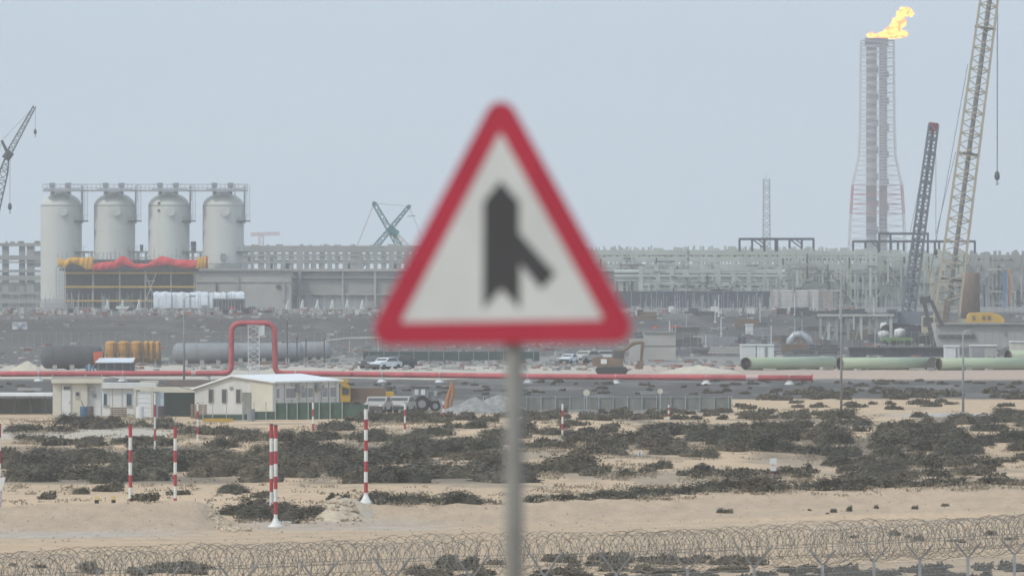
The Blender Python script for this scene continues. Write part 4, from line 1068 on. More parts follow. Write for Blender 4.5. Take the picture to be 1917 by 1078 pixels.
big_pipe('second pale green pipe in the line, right of the street lamp', 1571, 1744, 669.3, 692.5, DPp, YW)
big_pipe('third pale green pipe in the line, running out at the right edge', 1756, 1965, 669.8, 693, DPp, YW)
big_pipe('pale green pipe lying farther back at the right edge, dark end up', 1886, 2060, 655, 681, DPp + 60, YW)
pr_ = T('line_pipe', 'short grey pipe ring between the second and third green pipes', 'pipe', W(1749, 692, DPp))
pr_.cyl('ring', W(1747, 681, DPp + 3), W(1750.5, 681, DPp + 4), 1.42, M_dark, kind='cyl24'); pr_.cyl('ring_coat', W(1749.6, 681, DPp + 3.2), W(1752, 681, DPp + 4), 1.44, M_pipe_green, kind='cyl24')

# site containers and machines behind the pipes
def container(label, px0, px1, py0, py1, d, m, ribs=8, door=None, group=None, cat='container', roofm=None):
    d = HIT((px0 + px1) / 2, py1)
    t_ = T('site_container', label, cat, W((px0 + px1) / 2, py1, d), group)
    t_.boxpx('body', px0, py0, px1, py1, d, 2.4, m); t_.boxpx('roof', px0 - .8, py0 - 1.5, px1 + .8, py0 + .4, d - .15, 2.7, roofm or M_roofw)
    for k in range(ribs):
        x_ = px0 + (px1 - px0) * (k + .5) / ribs; t_.boxpx('rib', x_ - .5, py0 + 1.5, x_ + .5, py1 - 1, d - .05, .09, m)
    if door: t_.boxpx('door', door[0], py0 + 3, door[1], py1 - .5, d - .07, .1, door[2])
    return t_
container('white site container with a dark slot, left of the green pipe end', 1386, 1415, 646, 672, 1300, M_white, 6)
container('white site container with a window, behind the first green pipe', 1417, 1449, 646, 672, 1302, M_white, 4, (1432, 1437, M_grey))
container('white tall cabinet behind the third green pipe', 1768, 1796, 648, 672, 1290, M_white, 3, (1789, 1793, M_grey))
container('pale grey site container with a dark door behind the third green pipe', 1816, 1866, 647, 672, 1296, M_conc2, 5, (1820, 1842, M_grey))
container('small bluish container stacked above the white cabinet', 1786, 1804, 631, 647, 1330, M_wrap, 3)
container('flat pale container right of the bluish one', 1806, 1842, 637, 647, 1325, M_conc2, 3)
container('cream container at the right edge above the rear green pipe', 1891, 1950, 640, 657, 1340, M_cream, 4)
container('dark slate container beside the white tanks', 1696, 1721, 614, 633, 1500, M_navy, 4, roofm=M_dark)
container('small white container on the slope behind, tilted pallet beside it', 1396, 1410, 608, 627, 1600, M_white, 2)
for lab, px0, px1, py0, py1 in (('left squat white tank above the bright green machine', 1644, 1664, 620, 633), ('right squat white tank above the bright green machine', 1674, 1696, 616, 633)):
    d = HIT((px0 + px1) / 2, py1); t_ = T('white_tank', lab, 'tank', W((px0 + px1) / 2, py1, d), 'squat white tanks'); c = W((px0 + px1) / 2, py1, d); b_ = t_.mb(); r = (px1 - px0) / 2 / ppm(d); h = (py1 - py0) / ppm(d)
    b_.lathe(c, [(r, 0), (r, h * .85), (r * .8, h), (.1, h * 1.08)], 20); b_.build('shell', M_white, t_.e, True); t_.cyl('lid', c + Vector((0, 0, h * 1.05)), c + Vector((0, 0, h * 1.16)), r * .6, M_galv)
for k, (px, py, s_) in enumerate(((1655, 612, 7), (1680, 610, 4), (1712, 606, 7), (1726, 605, 4), (1696, 602, 4))):
    d = HIT(px, py + s_); t_ = T('cloth_bundle', 'white wrapped bundle standing among the tanks between the crane feet', 'bundle', W(px, py + s_, d), 'white wrapped bundles'); b_ = t_.mb(); blob(b_, W(px, py, d), s_ / ppm(d), s_ * 1.1 / ppm(d), 60 + k); b_.build('wrap', M_white, t_.e, True); t_.cyl('tie', W(px, py - s_, d), W(px, py - s_ * 1.4, d), .25, M_grey)
dg_ = HIT(1676, 646)
gm_ = T('green_machine', 'low bright green machine behind the second green pipe', 'machine', W(1676, 645, dg_))
gm_.boxpx('hood', 1650, 632, 1706, 638, dg_, 2.4, M_grn); gm_.boxpx('cab', 1655, 634, 1668, 641, dg_ - .2, 2, M_grn); gm_.boxpx('chassis', 1648, 638, 1712, 643, dg_ + .2, 2.2, M_dark)
for px in (1656, 1676, 1700): gm_.cyl('wheel', W(px, 643, dg_ - .4), W(px, 643, dg_ + .2), .95, M_black)
dk = wallpx('dark_barrier', 'long low dark barrier behind the second green pipe', 1590, 651, 1768, 668, 1380, 1.2, M_navy, [('rail', 1588, 649.5, 1770, 652, 1379.7, 1.6, M_dark)] + [('rib', 1600 + 20 * k, 652, 1602 + 20 * k, 668, 1379.8, .2, M_dark) for k in range(9)], 'barrier')
ar = T('bent_duct', 'bent grey duct curving down on the dark slope behind the containers', 'duct', W(1505, 650, 1560))
b_ = ar.mb(); b_.path([W(1478, 652, 1560), W(1480, 636, 1560), W(1488, 627, 1560), W(1500, 626, 1560), W(1512, 634, 1560), W(1520, 650, 1560)], .55, 10); b_.build('duct_run', M_galv, ar.e, True); ar.boxpx('duct_foot', 1474, 650, 1484, 653, 1559.4, 1.2, M_conc2); ar.boxpx('duct_foot', 1515, 649, 1526, 652, 1559.4, 1.2, M_conc2)
bt = T('brown_tank', 'upright rusty brown tank beside the foot of the yellow crane', 'tank', W(1817, 606, 1700)); c = W(1817, 616, 1700); b_ = bt.mb(); r = 17.5 / ppm(1700); h = 104 / ppm(1700)
b_.lathe(c, [(r, 0), (r, h), (r * .94, h + .08), (.1, h + .15)], 28); b_.build('shell', M_brown, bt.e, True)
for q in (.33, .66): bt.cyl('seam_hoop', c + Vector((0, 0, h * q)), c + Vector((0, 0, h * q + .12)), 2 * r + .08, M_brown, kind='cyl24')
ym = T('yellow_machine', 'rounded yellow-orange machine body parked on the pale concrete deck', 'machine', W(1846, 606, 1570)); b_ = ym.mb()
b_.prism([(X(px, 1570), Z(py, 1570)) for px, py in ((1811, 604), (1811, 592), (1816, 585), (1858, 585), (1872, 589), (1880, 597), (1881, 604))], 1570, 1573); b_.build('hood', M_yel, ym.e)
for a, b2 in ((1820, 1826), (1839, 1845), (1849, 1855)): ym.boxpx('vent', a, 591, b2, 599, 1569.9, .15, M_brown)
ym.boxpx('chassis', 1813, 604, 1880, 607, 1570.3, 2.6, M_dark)
bc = T('blue_column', 'slim blue column crane standing before the right edge pipe rack', 'column crane', W(1881, 585, 2150))
bc.boxpx('column', 1877.5, 512, 1885, 586, 2150, .8, M_blue); bc.boxpx('head', 1879, 506, 1884, 513, 2150.2, .6, M_blue); bc.boxpx('rust_guide', 1887, 505, 1893, 570, 2150.4, .4, M_ora)
bw = wallpx('concrete_block_wall', 'pale beige block wall stepped down to the left, behind the excavator', 1205, 622, 1265, 674, 1330, 3, M_conc2, [('lower_course', 1178, 634, 1206, 674, 1330.2, 2.6, M_conc2), ('coping', 1204, 620.5, 1266, 622.8, 1329.8, 3.4, M_conc), ('joint', 1205, 646, 1265, 647, 1329.9, .3, M_conc)], 'wall')
dh_ = HIT(1270, 618)
rt = T('red_hoarding', 'low strip of faded red hoarding on the slope above the block wall', 'hoarding', W(1270, 618, dh_)); 
for k, (a, b2, y0, y1) in enumerate(((1222, 1230, 610, 615), (1254, 1276, 610, 615), (1274, 1292, 613, 617))): rt.boxpx('board', a, y0, b2, y1, dh_ + k * .1, .2, M_orered)
rt.boxpx('base_rail', 1220, 615.5, 1295, 617.5, dh_ - .1, .3, M_grey)

# excavator in the yard
def excavator(label, px, d, s, m, arm, flip=1):
    g = G(px, d); t_ = T('excavator', label, 'excavator', g)
    for yy in (-1.1, 1.1):
        b_ = t_.mb(); b_.prism([(g.x + x * s, g.z + z * s) for x, z in ((-2.1, .45), (-1.8, .9), (1.8, .9), (2.1, .45), (1.8, .02), (-1.8, .02))], g.y + (yy - .3) * s, g.y + (yy + .3) * s); b_.build('track', M_black, t_.e)
    t_.box('house', g + Vector((-.3 * flip * s, 0, 1.55 * s)), (3.4 * s, 2.4 * s, 1.2 * s), m); t_.box('counterweight', g + Vector((-2.1 * flip * s, 0, 1.5 * s)), (.6 * s, 2.5 * s, 1.1 * s), m)
    t_.box('cab', g + Vector((.7 * flip * s, -.7 * s, 2.2 * s)), (1.3 * s, 1.0 * s, 1.6 * s), m); t_.box('cab_window', g + Vector((.75 * flip * s, -1.21 * s, 2.45 * s)), (1.0 * s, .05, .95 * s), M_glassd)
    t_.box('side_mark', g + Vector((-1.0 * flip * s, -1.22 * s, 1.6 * s)), (.75 * s, .04, .6 * s), M_white)
    pp_ = [W(a, b2, d) for a, b2 in arm]
    b_ = t_.mb(); b_.path(pp_[:-2], [.22 * s] + [.27 * s] * (len(pp_) - 4) + [.2 * s], 6); b_.build('boom', m, t_.e)
    b_ = t_.mb(); b_.path([pp_[-3], pp_[-2]], [.26 * s, .18 * s], 6); b_.build('stick', m, t_.e)
    e = pp_[-2]; f_ = pp_[-1]; b_ = t_.mb(); b_.prism([(e.x - .35 * s, e.z), (e.x + .3 * s, e.z + .1), (f_.x + .5 * s, f_.z), (f_.x - .1 * s, f_.z - .1 * s), (f_.x - .6 * s, f_.z + .35 * s)], d - .55 * s, d + .55 * s); b_.build('bucket', M_brown, t_.e)
    b_ = t_.mb(); b_.tube(pp_[0] + Vector((.5 * s * flip, 0, .1)), pp_[1], .12 * s, 6); b_.build('ram', M_galv, t_.e)
excavator('faded brown excavator with its boom folded down in the yard, right of the sign', 1145, 1180, .82, M_dozer, [(1162, 680), (1168, 655), (1185, 643), (1203, 640), (1200, 676), (1197, 690)])
def car(label, px, d, m, flip=1, group='vehicles parked about the yard', s=1.0, name='parked_car', cat='car', rz=0.0):
    g0 = G(px, d); t_ = T(name, label, cat, g0, group, R(rz)); b_ = t_.mb(); g = Vector((0, 0, 0)) if rz else g0
    prof = [(-2.1, .35), (-2.15, .75), (-1.9, .9), (-1.0, .98), (-.45, 1.42), (.9, 1.45), (1.6, 1.0), (2.1, .92), (2.15, .4)]
    b_.prism([(g.x + flip * x * s, g.z + z * s) for x, z in prof], g.y - .85 * s, g.y + .85 * s); b_.build('body', m, t_.e)
    b_ = t_.mb(); b_.prism([(g.x + flip * x * s, g.z + z * s) for x, z in ((-.85, 1.0), (-.42, 1.36), (.86, 1.39), (1.4, 1.02))], g.y - .87 * s, g.y + .87 * s); b_.build('side_windows', M_glassd, t_.e)
    for x, z, nm in ((-.86, 1.2, 'windscreen'), (1.37, 1.2, 'rear_window')):
        q = t_.box(nm, g + Vector((flip * (x + (.12 if x < 0 else -.1)) * s, 0, z * s)), (.04, 1.45 * s, .36 * s), M_glassd); q.rotation_euler = (0, flip * (.88 if x < 0 else -.96), 0)
    for x in (-1.35, 1.35):
        for y in (-.76, .76): t_.cyl('wheel', g + Vector((x * s, (y - .13) * s, .33 * s)), g + Vector((x * s, (y + .13) * s, .33 * s)), .66 * s, M_black)
    for x in (-2.16, 2.17): t_.box('bumper', g + Vector((x * flip * s, 0, .5 * s)), (.12, 1.6 * s, .25), M_dark)
    for y in (-.6, .6): t_.box('headlight', g + Vector((-2.12 * flip * s, y * s, .72 * s)), (.08, .3 * s, .14 * s), M_wrap)
car('dark car parked next to the white one beyond the red pipe', 703, 1236, M_dark, rz=55)
car('white car parked on the pale strip beyond the red pipe', 722, 1228, M_wrap, rz=52, s=.9)
car('dark car on the right of the white one beyond the red pipe', 746, 1240, M_navy, rz=50)
car('small white van at the back of the yard right of the sign post', 1065, 1300, M_wrap, s=.75, name='parked_van', cat='van', rz=70)
car('pale van at the back of the yard, nearer the excavator', 1098, 1305, M_conc2, s=1.0, name='parked_van', cat='van', rz=55)
car('white pickup right behind the excavator', 1130, 1316, M_wrap, s=.95, name='parked_pickup', cat='pickup')
car('white car with its nose raised, parked below the red loop fence', 708, 866, M_conc2, rz=80, s=.9)
car('white car beside the tractor on the grey yard', 751, 870, M_conc2, rz=78, s=.9)
bn = T('barrier_run', 'broken run of small red and white barriers across the front of the yard', 'barrier', W(900, 685, 1245))
for k, px in enumerate((648, 660, 690, 860, 1060, 1082, 1105, 1262, 1285)): bn.boxpx('barrier_board', px, 682, px + 9, 686, 1245 + k * .2, .3, M_rust if k % 2 else M_conc2)
ps = T('sagging_line', 'pale pipe on thin stilts sloping up behind the yard, left of the sign', 'pipe', W(640, 660, 1400))
b_ = ps.mb(); b_.path([W(596, 645, 1400), W(612, 638, 1400), W(650, 633.5, 1400), W(715, 632, 1400)], .13, 8); b_.build('pipe_run', M_conc2, ps.e)
for px, py in ((654, 633), (708, 632)): ps.boxpx('stilt', px - 1, py, px + 1, py + 27, 1400, .2, M_conc2)
gf = wallpx('green_hoarding', 'low dark green hoarding across the back of the yard behind the sign', 680, 658, 1010, 676, 1330, .2, M_greend, [('post', 690 + 28 * k, 656, 691.5 + 28 * k, 677, 1329.9, .15, M_grey) for k in range(12)], 'hoarding')
for k, (px, y0) in enumerate(((538, 600), (556, 630), (573, 632), (607, 634))):
    c0 = W(px, 680, 1280); t_ = T('yard_post', 'thin dark post standing in the yard right of the red loop', 'post', c0, 'thin dark yard posts'); t_.bar('shaft', c0, W(px, y0, 1280), .13, .13, M_dark); t_.box('foot', c0, (.5, .5, .15), M_conc2)

# ------------------------------------------------------------------ cabins
gh = T('guard_house', 'small cream guard house with a flat overhanging roof beside the low white canopy', 'guard house', G(145, 846))
d = 846
gh.boxpx('wall', 99, 717, 164, 782, d, 3.0, M_cream); gh.boxpx('side_wall', 164, 717, 189, 782, d + .35, 2.65, M_white)
gh.boxpx('roof', 96, 709, 192, 717, d - .35, 3.7, M_cream); gh.boxpx('roof_edge', 97, 705, 191, 709, d + .1, .15, M_conc2)
for px in (98, 160, 190): gh.boxpx('roof_post', px - 1, 701, px + 1, 710, d - .2, .1, M_conc2)
gq = gh.boxpx('door', 116, 722, 132, 781, d - .06, .1, M_white); gh.boxpx('door_window', 119, 723, 131, 729, d - .1, .1, M_glassd, gq); gh.boxpx('handle', 129.5, 752, 131, 754, d - .12, .08, M_dark, gq)
gh.boxpx('door_frame', 114, 720, 116, 782, d - .05, .09, M_conc2); gh.boxpx('door_frame', 132, 720, 134, 782, d - .05, .09, M_conc2)
gq = gh.boxpx('window', 141, 733, 149, 747, d - .05, .1, M_conc2); gh.boxpx('pane', 142, 734, 148, 740, d - .08, .1, M_glassd, gq); gh.boxpx('wall_joint', 163, 718, 164.4, 782, d - .04, .1, M_conc2)
gh.boxpx('air_unit', 167, 726, 177, 733, d + .05, .3, M_conc2)
gh.bar('stair_rail', W(152, 750, d - .4), W(163, 778, d - .4), .06, .06, M_dark)
gh.boxpx('wall_lamp', 174, 737, 180, 744, d + .25, .15, M_grey)
cp = T('canopy', 'long low white roofed canopy on posts at the left edge', 'canopy', G(40, 862)); d = 862
cp.boxpx('roof', -60, 735.5, 98, 741, d, 4, M_roofw); cp.boxpx('back_wall', -60, 745, 98, 785, d + 4.2, .2, M_net)
for px in (-10, 28, 57, 85): cp.boxpx('post', px - 1, 741, px + 1, 786, d + .2, .1, M_dark)
cp.boxpx('upper_roof', 32, 727, 76, 731, d + 5, 3, M_conc2)
wc = T('white_cabin', 'white prefabricated cabin with two blue windows right of the guard house', 'cabin', G(225, 858)); d = 858
wc.boxpx('wall', 190, 727, 252, 784, d, 3.0, M_white); wc.boxpx('roof', 186, 717, 292, 727, d - .3, 3.4, M_white); wc.boxpx('roof_upper', 262, 713, 296, 717.5, d + .3, 1.6, M_cream)
for a in (194, 237):
    gq = wc.boxpx('window', a - 1, 735.5, a + 10, 759, d - .04, .08, M_white); wc.boxpx('pane', a, 737, a + 6 if a < 200 else a + 9, 758, d - .08, .1, M_glass, gq)
    wc.boxpx('sill', a - 1.5, 758.5, a + 10.5, 760, d - .12, .2, M_conc2, gq)
for px in (210, 228): wc.boxpx('wall_joint', px, 727, px + .8, 784, d - .03, .1, M_conc2)
gt = T('roller_gate', 'white ribbed roller gate in a cream frame with a pale blue leaf beside it', 'gate', G(275, 848)); d = 848
for k in range(12): gt.boxpx('slat', 255, 732.2 + k * 4.4, 283, 736.2 + k * 4.4, d + (k % 2) * .03, .12, M_roofw)
gt.boxpx('frame', 251, 729, 254.6, 786, d - .1, .3, M_cream); gt.boxpx('frame', 283.4, 729, 286.5, 786, d - .1, .3, M_cream); gt.boxpx('lintel', 250, 724, 292, 730, d - .15, .5, M_cream)
gt.boxpx('blue_leaf', 287, 733, 306, 783, d + .2, .12, mat('pale_blue_panel', (.42, .50, .56))); gt.boxpx('leaf_post', 295, 732, 297, 784, d + .1, .12, M_galv)
gc2 = T('green_container', 'dark green ribbed container under a low brown roof between the cabins', 'container', G(335, 852)); d = 852
gc2.boxpx('body', 307, 735, 363, 783, d, 2.5, M_greend); gc2.boxpx('white_fascia', 262, 725, 367, 734.5, d - .1, 2.7, M_cream)
for k in range(13): gc2.boxpx('rib', 309 + k * 4.2, 736, 310.6 + k * 4.2, 783, d - .06, .1, M_greend)
br = T('brown_roof_shed', 'low shed with a brown sloping roof behind the green container', 'shed', G(335, 880)); b_ = br.mb(); d = 880
b_.prism([(X(288, d), Z(729, d)), (X(400, d), Z(729, d)), (X(392, d), Z(711, d)), (X(318, d), Z(711, d))], d, d + 4); b_.build('roof', mat('faded_brown_roof', (.20, .165, .15)), br.e); br.boxpx('wall', 296, 729, 392, 770, d + .3, 3.4, M_conc2)

cl = [('blue drum standing by the guard house wall', 'drum', M_blue, 157, 841), ('rusty drum standing by the guard house wall', 'drum', M_brown, 168, 842), ('white drum before the roller gate', 'drum', M_white, 262, 842), ('dark drum between the roller gate and the green container', 'drum', M_dark, 303, 845), ('grey drum by the green netting', 'drum', M_grey, 470, 831)]
for lab, cat, m, px, d in cl:
    g = G(px, d); t_ = T('oil_drum', lab, cat, g, 'drums by the cabins'); t_.cyl('barrel', g, g + Vector((0, 0, .88)), .58, m, kind='cyl24')
    for zz in (.3, .6): t_.cyl('hoop', g + Vector((0, 0, zz)), g + Vector((0, 0, zz + .04)), .61, m, kind='cyl24')
for lab, px, d, n in (('low stack of timber pallets before the white cabin', 222, 846, 5), ('timber pallets stacked beside the green container', 372, 843, 7), ('two timber pallets lying by the mobile crane', 660, 862, 2)):
    g = G(px, d); t_ = T('pallet_stack', lab, 'pallets', g)
    for k in range(n):
        for y in (-.45, 0, .45): t_.box('bearer', g + Vector((0, y, .07 + k * .15)), (1.2, .1, .09), M_brown)
        for x in (-.5, -.25, 0, .25, .5): t_.box('plank', g + Vector((x, 0, .13 + k * .15)), (.12, 1.0, .03), M_stone)
wire = T('overhead_cable', 'thin sagging cable from the guard house roof to the white hall', 'cable', W(190, 706, 846))
mb_ = wire.mb(); mb_.path([W(189, 703, 846), W(240, 712, 847), W(300, 716, 848), W(366, 731, 848)], .018, 4); mb_.build('line', M_dark, wire.e)
# white hall, turned so that its long side shows
hd = 848.0; yaw = R(-22)
hl = T('white_hall', 'large white gabled hall with slit windows behind the green netting', 'hall', G(511, hd), None, yaw)
# local frame: origin at the corner shared by gable and long side, gable runs to -x, long side runs to +y
gw = (511 - 363) / ppm(hd) / math.cos(yaw); ln = (625 - 511) / ppm(hd) / math.sin(-yaw) * 1.05
eh = (784 - 719) / ppm(hd); rh = (784 - 709) / ppm(hd); el = (784 - 733) / ppm(hd)
b_ = hl.mb(); rx = -gw * .52
b_.add([(-gw, 0, 0), (0, 0, 0), (0, 0, eh), (rx, 0, rh), (-gw, 0, el), (-gw, ln, 0), (0, ln, 0), (0, ln, eh), (rx, ln, rh), (-gw, ln, el)],
       [(0, 1, 2, 3, 4), (5, 9, 8, 7, 6), (1, 6, 7, 2), (0, 4, 9, 5)]); b_.build('wall', M_hall, hl.e)
b_ = hl.mb(); ov = .25; th = .12
def roof_slab(x0, z0, x1, z1):
    b_.add([(x0, -ov, z0), (x1, -ov, z1), (x1, ln + ov, z1), (x0, ln + ov, z0), (x0, -ov, z0 + th), (x1, -ov, z1 + th), (x1, ln + ov, z1 + th), (x0, ln + ov, z0 + th)], [(3, 2, 1, 0), (4, 5, 6, 7), (0, 1, 5, 4), (1, 2, 6, 5), (2, 3, 7, 6), (3, 0, 4, 7)])
roof_slab(-gw - .25, el - .06, rx, rh + .01); roof_slab(rx, rh + .01, .25, eh - .06); b_.build('roof', M_roofw, hl.e)
hl.box('cream_bay', (-gw * .145, -.03, eh * .5), (gw * .29, .06, eh * .99), M_cream)
for q in (.79, .62, .44):
    hq = hl.box('window', (-gw * q, -.04, 1.55), (.42, .06, 1.05), M_conc2); hl.box('pane', (-gw * q, -.07, 1.55), (.3, .06, .95), M_glassd, 0, hq)
hl.box('door', (-gw * .33, -.05, .95), (.75, .07, 1.75), M_net)
for q in (.06, .22, .29, .45, .55, .77, .89):
    w_ = .8 if q not in (.06,) else .45
    hq = hl.box('window', (.03, ln * q, 1.75), (.06, w_ * 1.25, .95), M_white); hl.box('pane', (.07, ln * q, 1.75), (.06, w_, .7), M_grey, 0, hq)
for k in range(9): hl.box('wall_joint', (.02, ln * (k + .5) / 9, eh * .49), (.05, .06, eh * .97), M_conc2)

for k, q in enumerate((.36, .66)):
    aq = hl.box('air_unit', (.28, ln * q, 2.1), (.4, .8, .5), M_conc2); hl.cyl('fan_grille', (.48, ln * q, 2.1), (.5, ln * q, 2.1), .4, M_grey, aq)
hl.box('vent', (-gw * .53, -.05, 2.15), (.25, .06, .2), M_grey); hl.box('skirting', (-gw * .5, -.04, .12), (gw * .99, .05, .24), M_conc2)
# green netting fence before the hall
nf = T('netting_fence', 'dark green netting fence wrapping the long side of the white hall', 'fence', G(560, 836)); d = 836
for k, (a, b2, y0) in enumerate(((455, 475, 775), (476, 515, 770), (516, 556, 754), (557, 597, 753), (598, 640, 753), (641, 690, 757))): nf.boxpx('net_panel', a, y0, b2, 788, d + k * .01, .06, M_green)
for px in (455, 475.5, 498, 515.5, 537, 556.5, 577, 597.5, 618, 640.5, 690): nf.boxpx('post', px - .8, 752, px + .8, 789, d - .12, .1, M_galv)
nf2 = T('low_fence', 'sagging low dark net fence before the gable of the white hall', 'fence', G(400, 836))
for a, b2 in ((366, 398), (398.5, 430), (430.5, 454)): nf2.boxpx('net_panel', a, 776, b2, 789, 836.2, .05, M_green)
for px in (380, 398, 424, 454, 457): nf2.boxpx('post', px - .7, 752, px + .7, 790, 836, .1, M_galv)
yb = T('yellow_barrier', 'low yellow crash barrier lying before the gable of the white hall', 'barrier', G(407, 828)); yb.boxpx('beam', 379, 783, 436, 790, 828, .3, M_yel); yb.boxpx('foot', 384, 790, 388, 796, 828, .4, M_dark); yb.boxpx('foot', 426, 790, 430, 796, 828, .4, M_dark)
# mobile crane behind the hall
mc = T('mobile_crane', 'yellow mobile crane with its boom lying over the white hall roof', 'mobile crane', G(680, 885)); d = 885
mc.boxpx('chassis', 632, 748, 740, 762, d, 2.4, M_brown); mc.boxpx('engine_deck', 655, 726, 722, 749, d + .3, 2, M_brown); mc.boxpx('tail', 722, 733, 737, 752, d + .1, 2.2, M_yel)
mc.boxpx('cab', 637, 723, 656, 752, d - .1, 2.2, M_yel); mc.boxpx('cab_window', 640, 726, 653, 738, d - .15, .1, M_glassd); mc.boxpx('rear_post', 627, 714, 637, 755, d + .1, 1.2, M_dark)
mc.bar('boom', W(578, 708, d), W(652, 713, d), .7, .28, M_yel); mc.bar('boom_slide', W(600, 711, d - .42), W(622, 713, d - .42), .08, .2, M_dark); mc.bar('boom_ram', W(634, 712, d - .2), W(654, 725, d - .2), .24, .3, M_yel)
for px in (645, 668, 700, 724): mc.cyl('wheel', W(px, 763, d - .3), W(px, 763, d + .3), .95, M_black)
# tractor and digger
tr = T('backhoe_loader', 'grey backhoe loader with a windowed cab parked on the grey yard', 'loader', G(790, 880)); d = 880
tr.boxpx('cab', 772, 726, 802, 752, d, 1.8, M_grey); tr.boxpx('cab_roof', 770, 723.5, 804, 727, d - .1, 2, M_dark)
for a, b2 in ((776, 783.5), (788, 796)): tr.boxpx('cab_window', a, 728, b2, 739, d - .06, .1, M_wrap)
tr.boxpx('hood', 802, 733, 820, 756, d + .2, 1.3, M_grey); tr.boxpx('grille', 813, 731, 818, 741, d - .02, .2, M_galv); tr.boxpx('body', 766, 750, 822, 762, d + .1, 1.6, M_navy)
for px, r in ((790, .62), (815, .42), (768, .42)):
    c = Vector((X(px, d), d - .2, tz(X(px, d), d) + r)); gq = tr.cyl('wheel', c, c + Vector((0, .45, 0)), 2 * r, M_black, kind='cyl24'); tr.cyl('rim', c - Vector((0, .03, 0)), c + Vector((0, .1, 0)), r, M_grey, gq)
da = T('digger_arm', 'upright orange digger arm on a small base beside the loader', 'digger', G(842, 884)); d = 884
b_ = da.mb(); b_.path([W(836, 776, d), W(838, 745, d), W(847, 714, d)], [.2, .17, .1], 6); b_.build('boom', M_ora, da.e); b_ = da.mb(); b_.path([W(847, 714, d), W(848, 735, d), W(844, 760, d)], [.12, .16, .1], 6); b_.build('stick', M_ora, da.e); da.boxpx('base', 830, 768, 850, 778, d - .3, 1.2, M_brown)

# shade net fence right of the sign
sf = T('shade_net_fence', 'long pale grey-green shade net fence with many posts right of the sign post', 'fence', G(1165, 892)); d = 892
px = 905.0; k = 0
while px < 1368:
    nx_ = min(px + 27, 1369); sf.boxpx('net_panel', px + .6, 744 + random.uniform(-.8, .8), nx_ - .6, 774, d + (k % 3) * .03, .05, M_net); sf.boxpx('post', px - .7, 741, px + .7, 776, d - .1, .1, M_galv); px = nx_; k += 1
sf.boxpx('post', 1368.5, 741, 1370, 776, d - .1, .1, M_galv); sf.boxpx('top_wire', 905, 742.4, 1370, 743, d - .05, .05, M_galv)
# round signs on posts, lamps
for lab, px, py, d, dia in (('round pale sign on a thin post before the net fence, nearer the sign post', 1098, 735, 885, .5), ('smaller round pale sign on a thin post before the net fence, farther right', 1236, 732, 889, .42)):
    t_ = T('round_sign', lab, 'sign', G(px, d)); t_.bar('post', G(px, d), W(px, py + 4, d), .07, .07, M_galv); c = W(px, py, d); t_.cyl('disc', c, c + Vector((0, .04, 0)), dia, M_cream, kind='cyl24'); t_.cyl('disc_rim', c + Vector((0, .01, 0)), c + Vector((0, .06, 0)), dia * 1.08, M_grey, kind='cyl24')
def lamp(label, px, d, ytop, arm=1):
    g = G(px, d); t_ = T('street_lamp', label, 'street lamp', g, 'tall street lamps'); top = W(px, ytop, d)
    b_ = t_.mb(); b_.tube(g, top, .11, 8, .06); b_.build('pole', M_grey, t_.e, True); t_.box('base', g + Vector((0, 0, .15)), (.45, .45, .4), M_conc2)
    b_ = t_.mb(); b_.path([top, top + Vector((.15 * arm, 0, .2)), top + Vector((.6 * arm, 0, .28))], .04, 6); b_.build('arm', M_galv, t_.e); t_.box('lamp_head', top + Vector((.75 * arm, 0, .27)), (.5, .25, .12), M_grey)
lamp('tallest grey street lamp standing in front of the green pipes, left of two', 1575, 842, 515, -1)
lamp('shorter grey street lamp at the right, before the third green pipe', 1803, 850, 625, 1)
lamp('slim grey street lamp standing left of the red pipe loop', 344.5, 1000, 560, 1)

# ------------------------------------------------------------------ red and white poles
def pole(label, px, ytop, d, w=.17, first='red', bands=7, base=False, m_w=None, cap=None):
    g = G(px, d); t_ = T('striped_pole', label, 'pole', g, 'red and white height poles'); zt = Z(ytop, d); h = (zt - g.z) / bands
    for k in range(bands):
        isred = (k % 2 == 0) == (first == 'red'); top = zt - k * h; bot = zt - (k + 1) * h
        if k == bands - 1: bot -= .1
        q = t_.cyl('red_band' if isred else 'white_band', (g.x, g.y, bot), (g.x, g.y, top), w, M_red if isred else (m_w or M_polew))
    t_.cyl('cap', (g.x, g.y, zt), (g.x, g.y, zt + .05), w * 1.1, M_dark)
    if base:
        b_ = t_.mb(); b_.lathe(g - Vector((0, 0, .06)), [(.36, 0), (.34, .1), (.2, .2), (.12, .36), (.1, .42)], 12); b_.build('concrete_foot', M_polew, t_.e, True)
    return t_
pole('nearest striped pole with a white concrete foot, left of the sign post', 685, 765, 507, .175, 'white', 9, True)
pole('left pole of the close striped pair standing by the dark pit', 508, 795, 512, .165, 'red', 7, True)
pole('right pole of the close striped pair, standing nearer on a white foot', 516, 797, 496, .17, 'red', 8, True)
pole('striped pole behind the smooth sand berm, farther left of two', 244, 795, 525, .17, 'red', 7)
pole('striped pole behind the smooth sand berm, nearer the pair', 328, 798, 530, .16, 'red', 7)
pole('striped pole cut by the left edge beside the small white board', -1, 795, 520, .15, 'red', 7)
for px, yt, yb_, lab in ((290, 735, 850, 'slender far pole before the green container, white above faded red'), (370, 755, 842, 'slender far pole before the gable of the white hall'), (586, 752, 836, 'slender far pole before the green netting fence'),
                    (758, 754, 829, 'slender far pole left of the sign post, by the loader'), (830, 750, 797, 'slender far pole beside the orange digger arm'), (1053, 755, 834, 'slender far pole right of the sign post, before the net fence'), (1252, 757, 798, 'slender far pole near the right end of the net fence')):
    pole(lab, px, yt, D(yb_), .125, 'white', 5)
mk = T('marker_post', 'striped marker post with two white boxes at its top behind the right berm crest', 'marker post', G(1447, 526)); g = G(1447, 526)
zt = Z(880, 526); hh = (zt - g.z) / 6
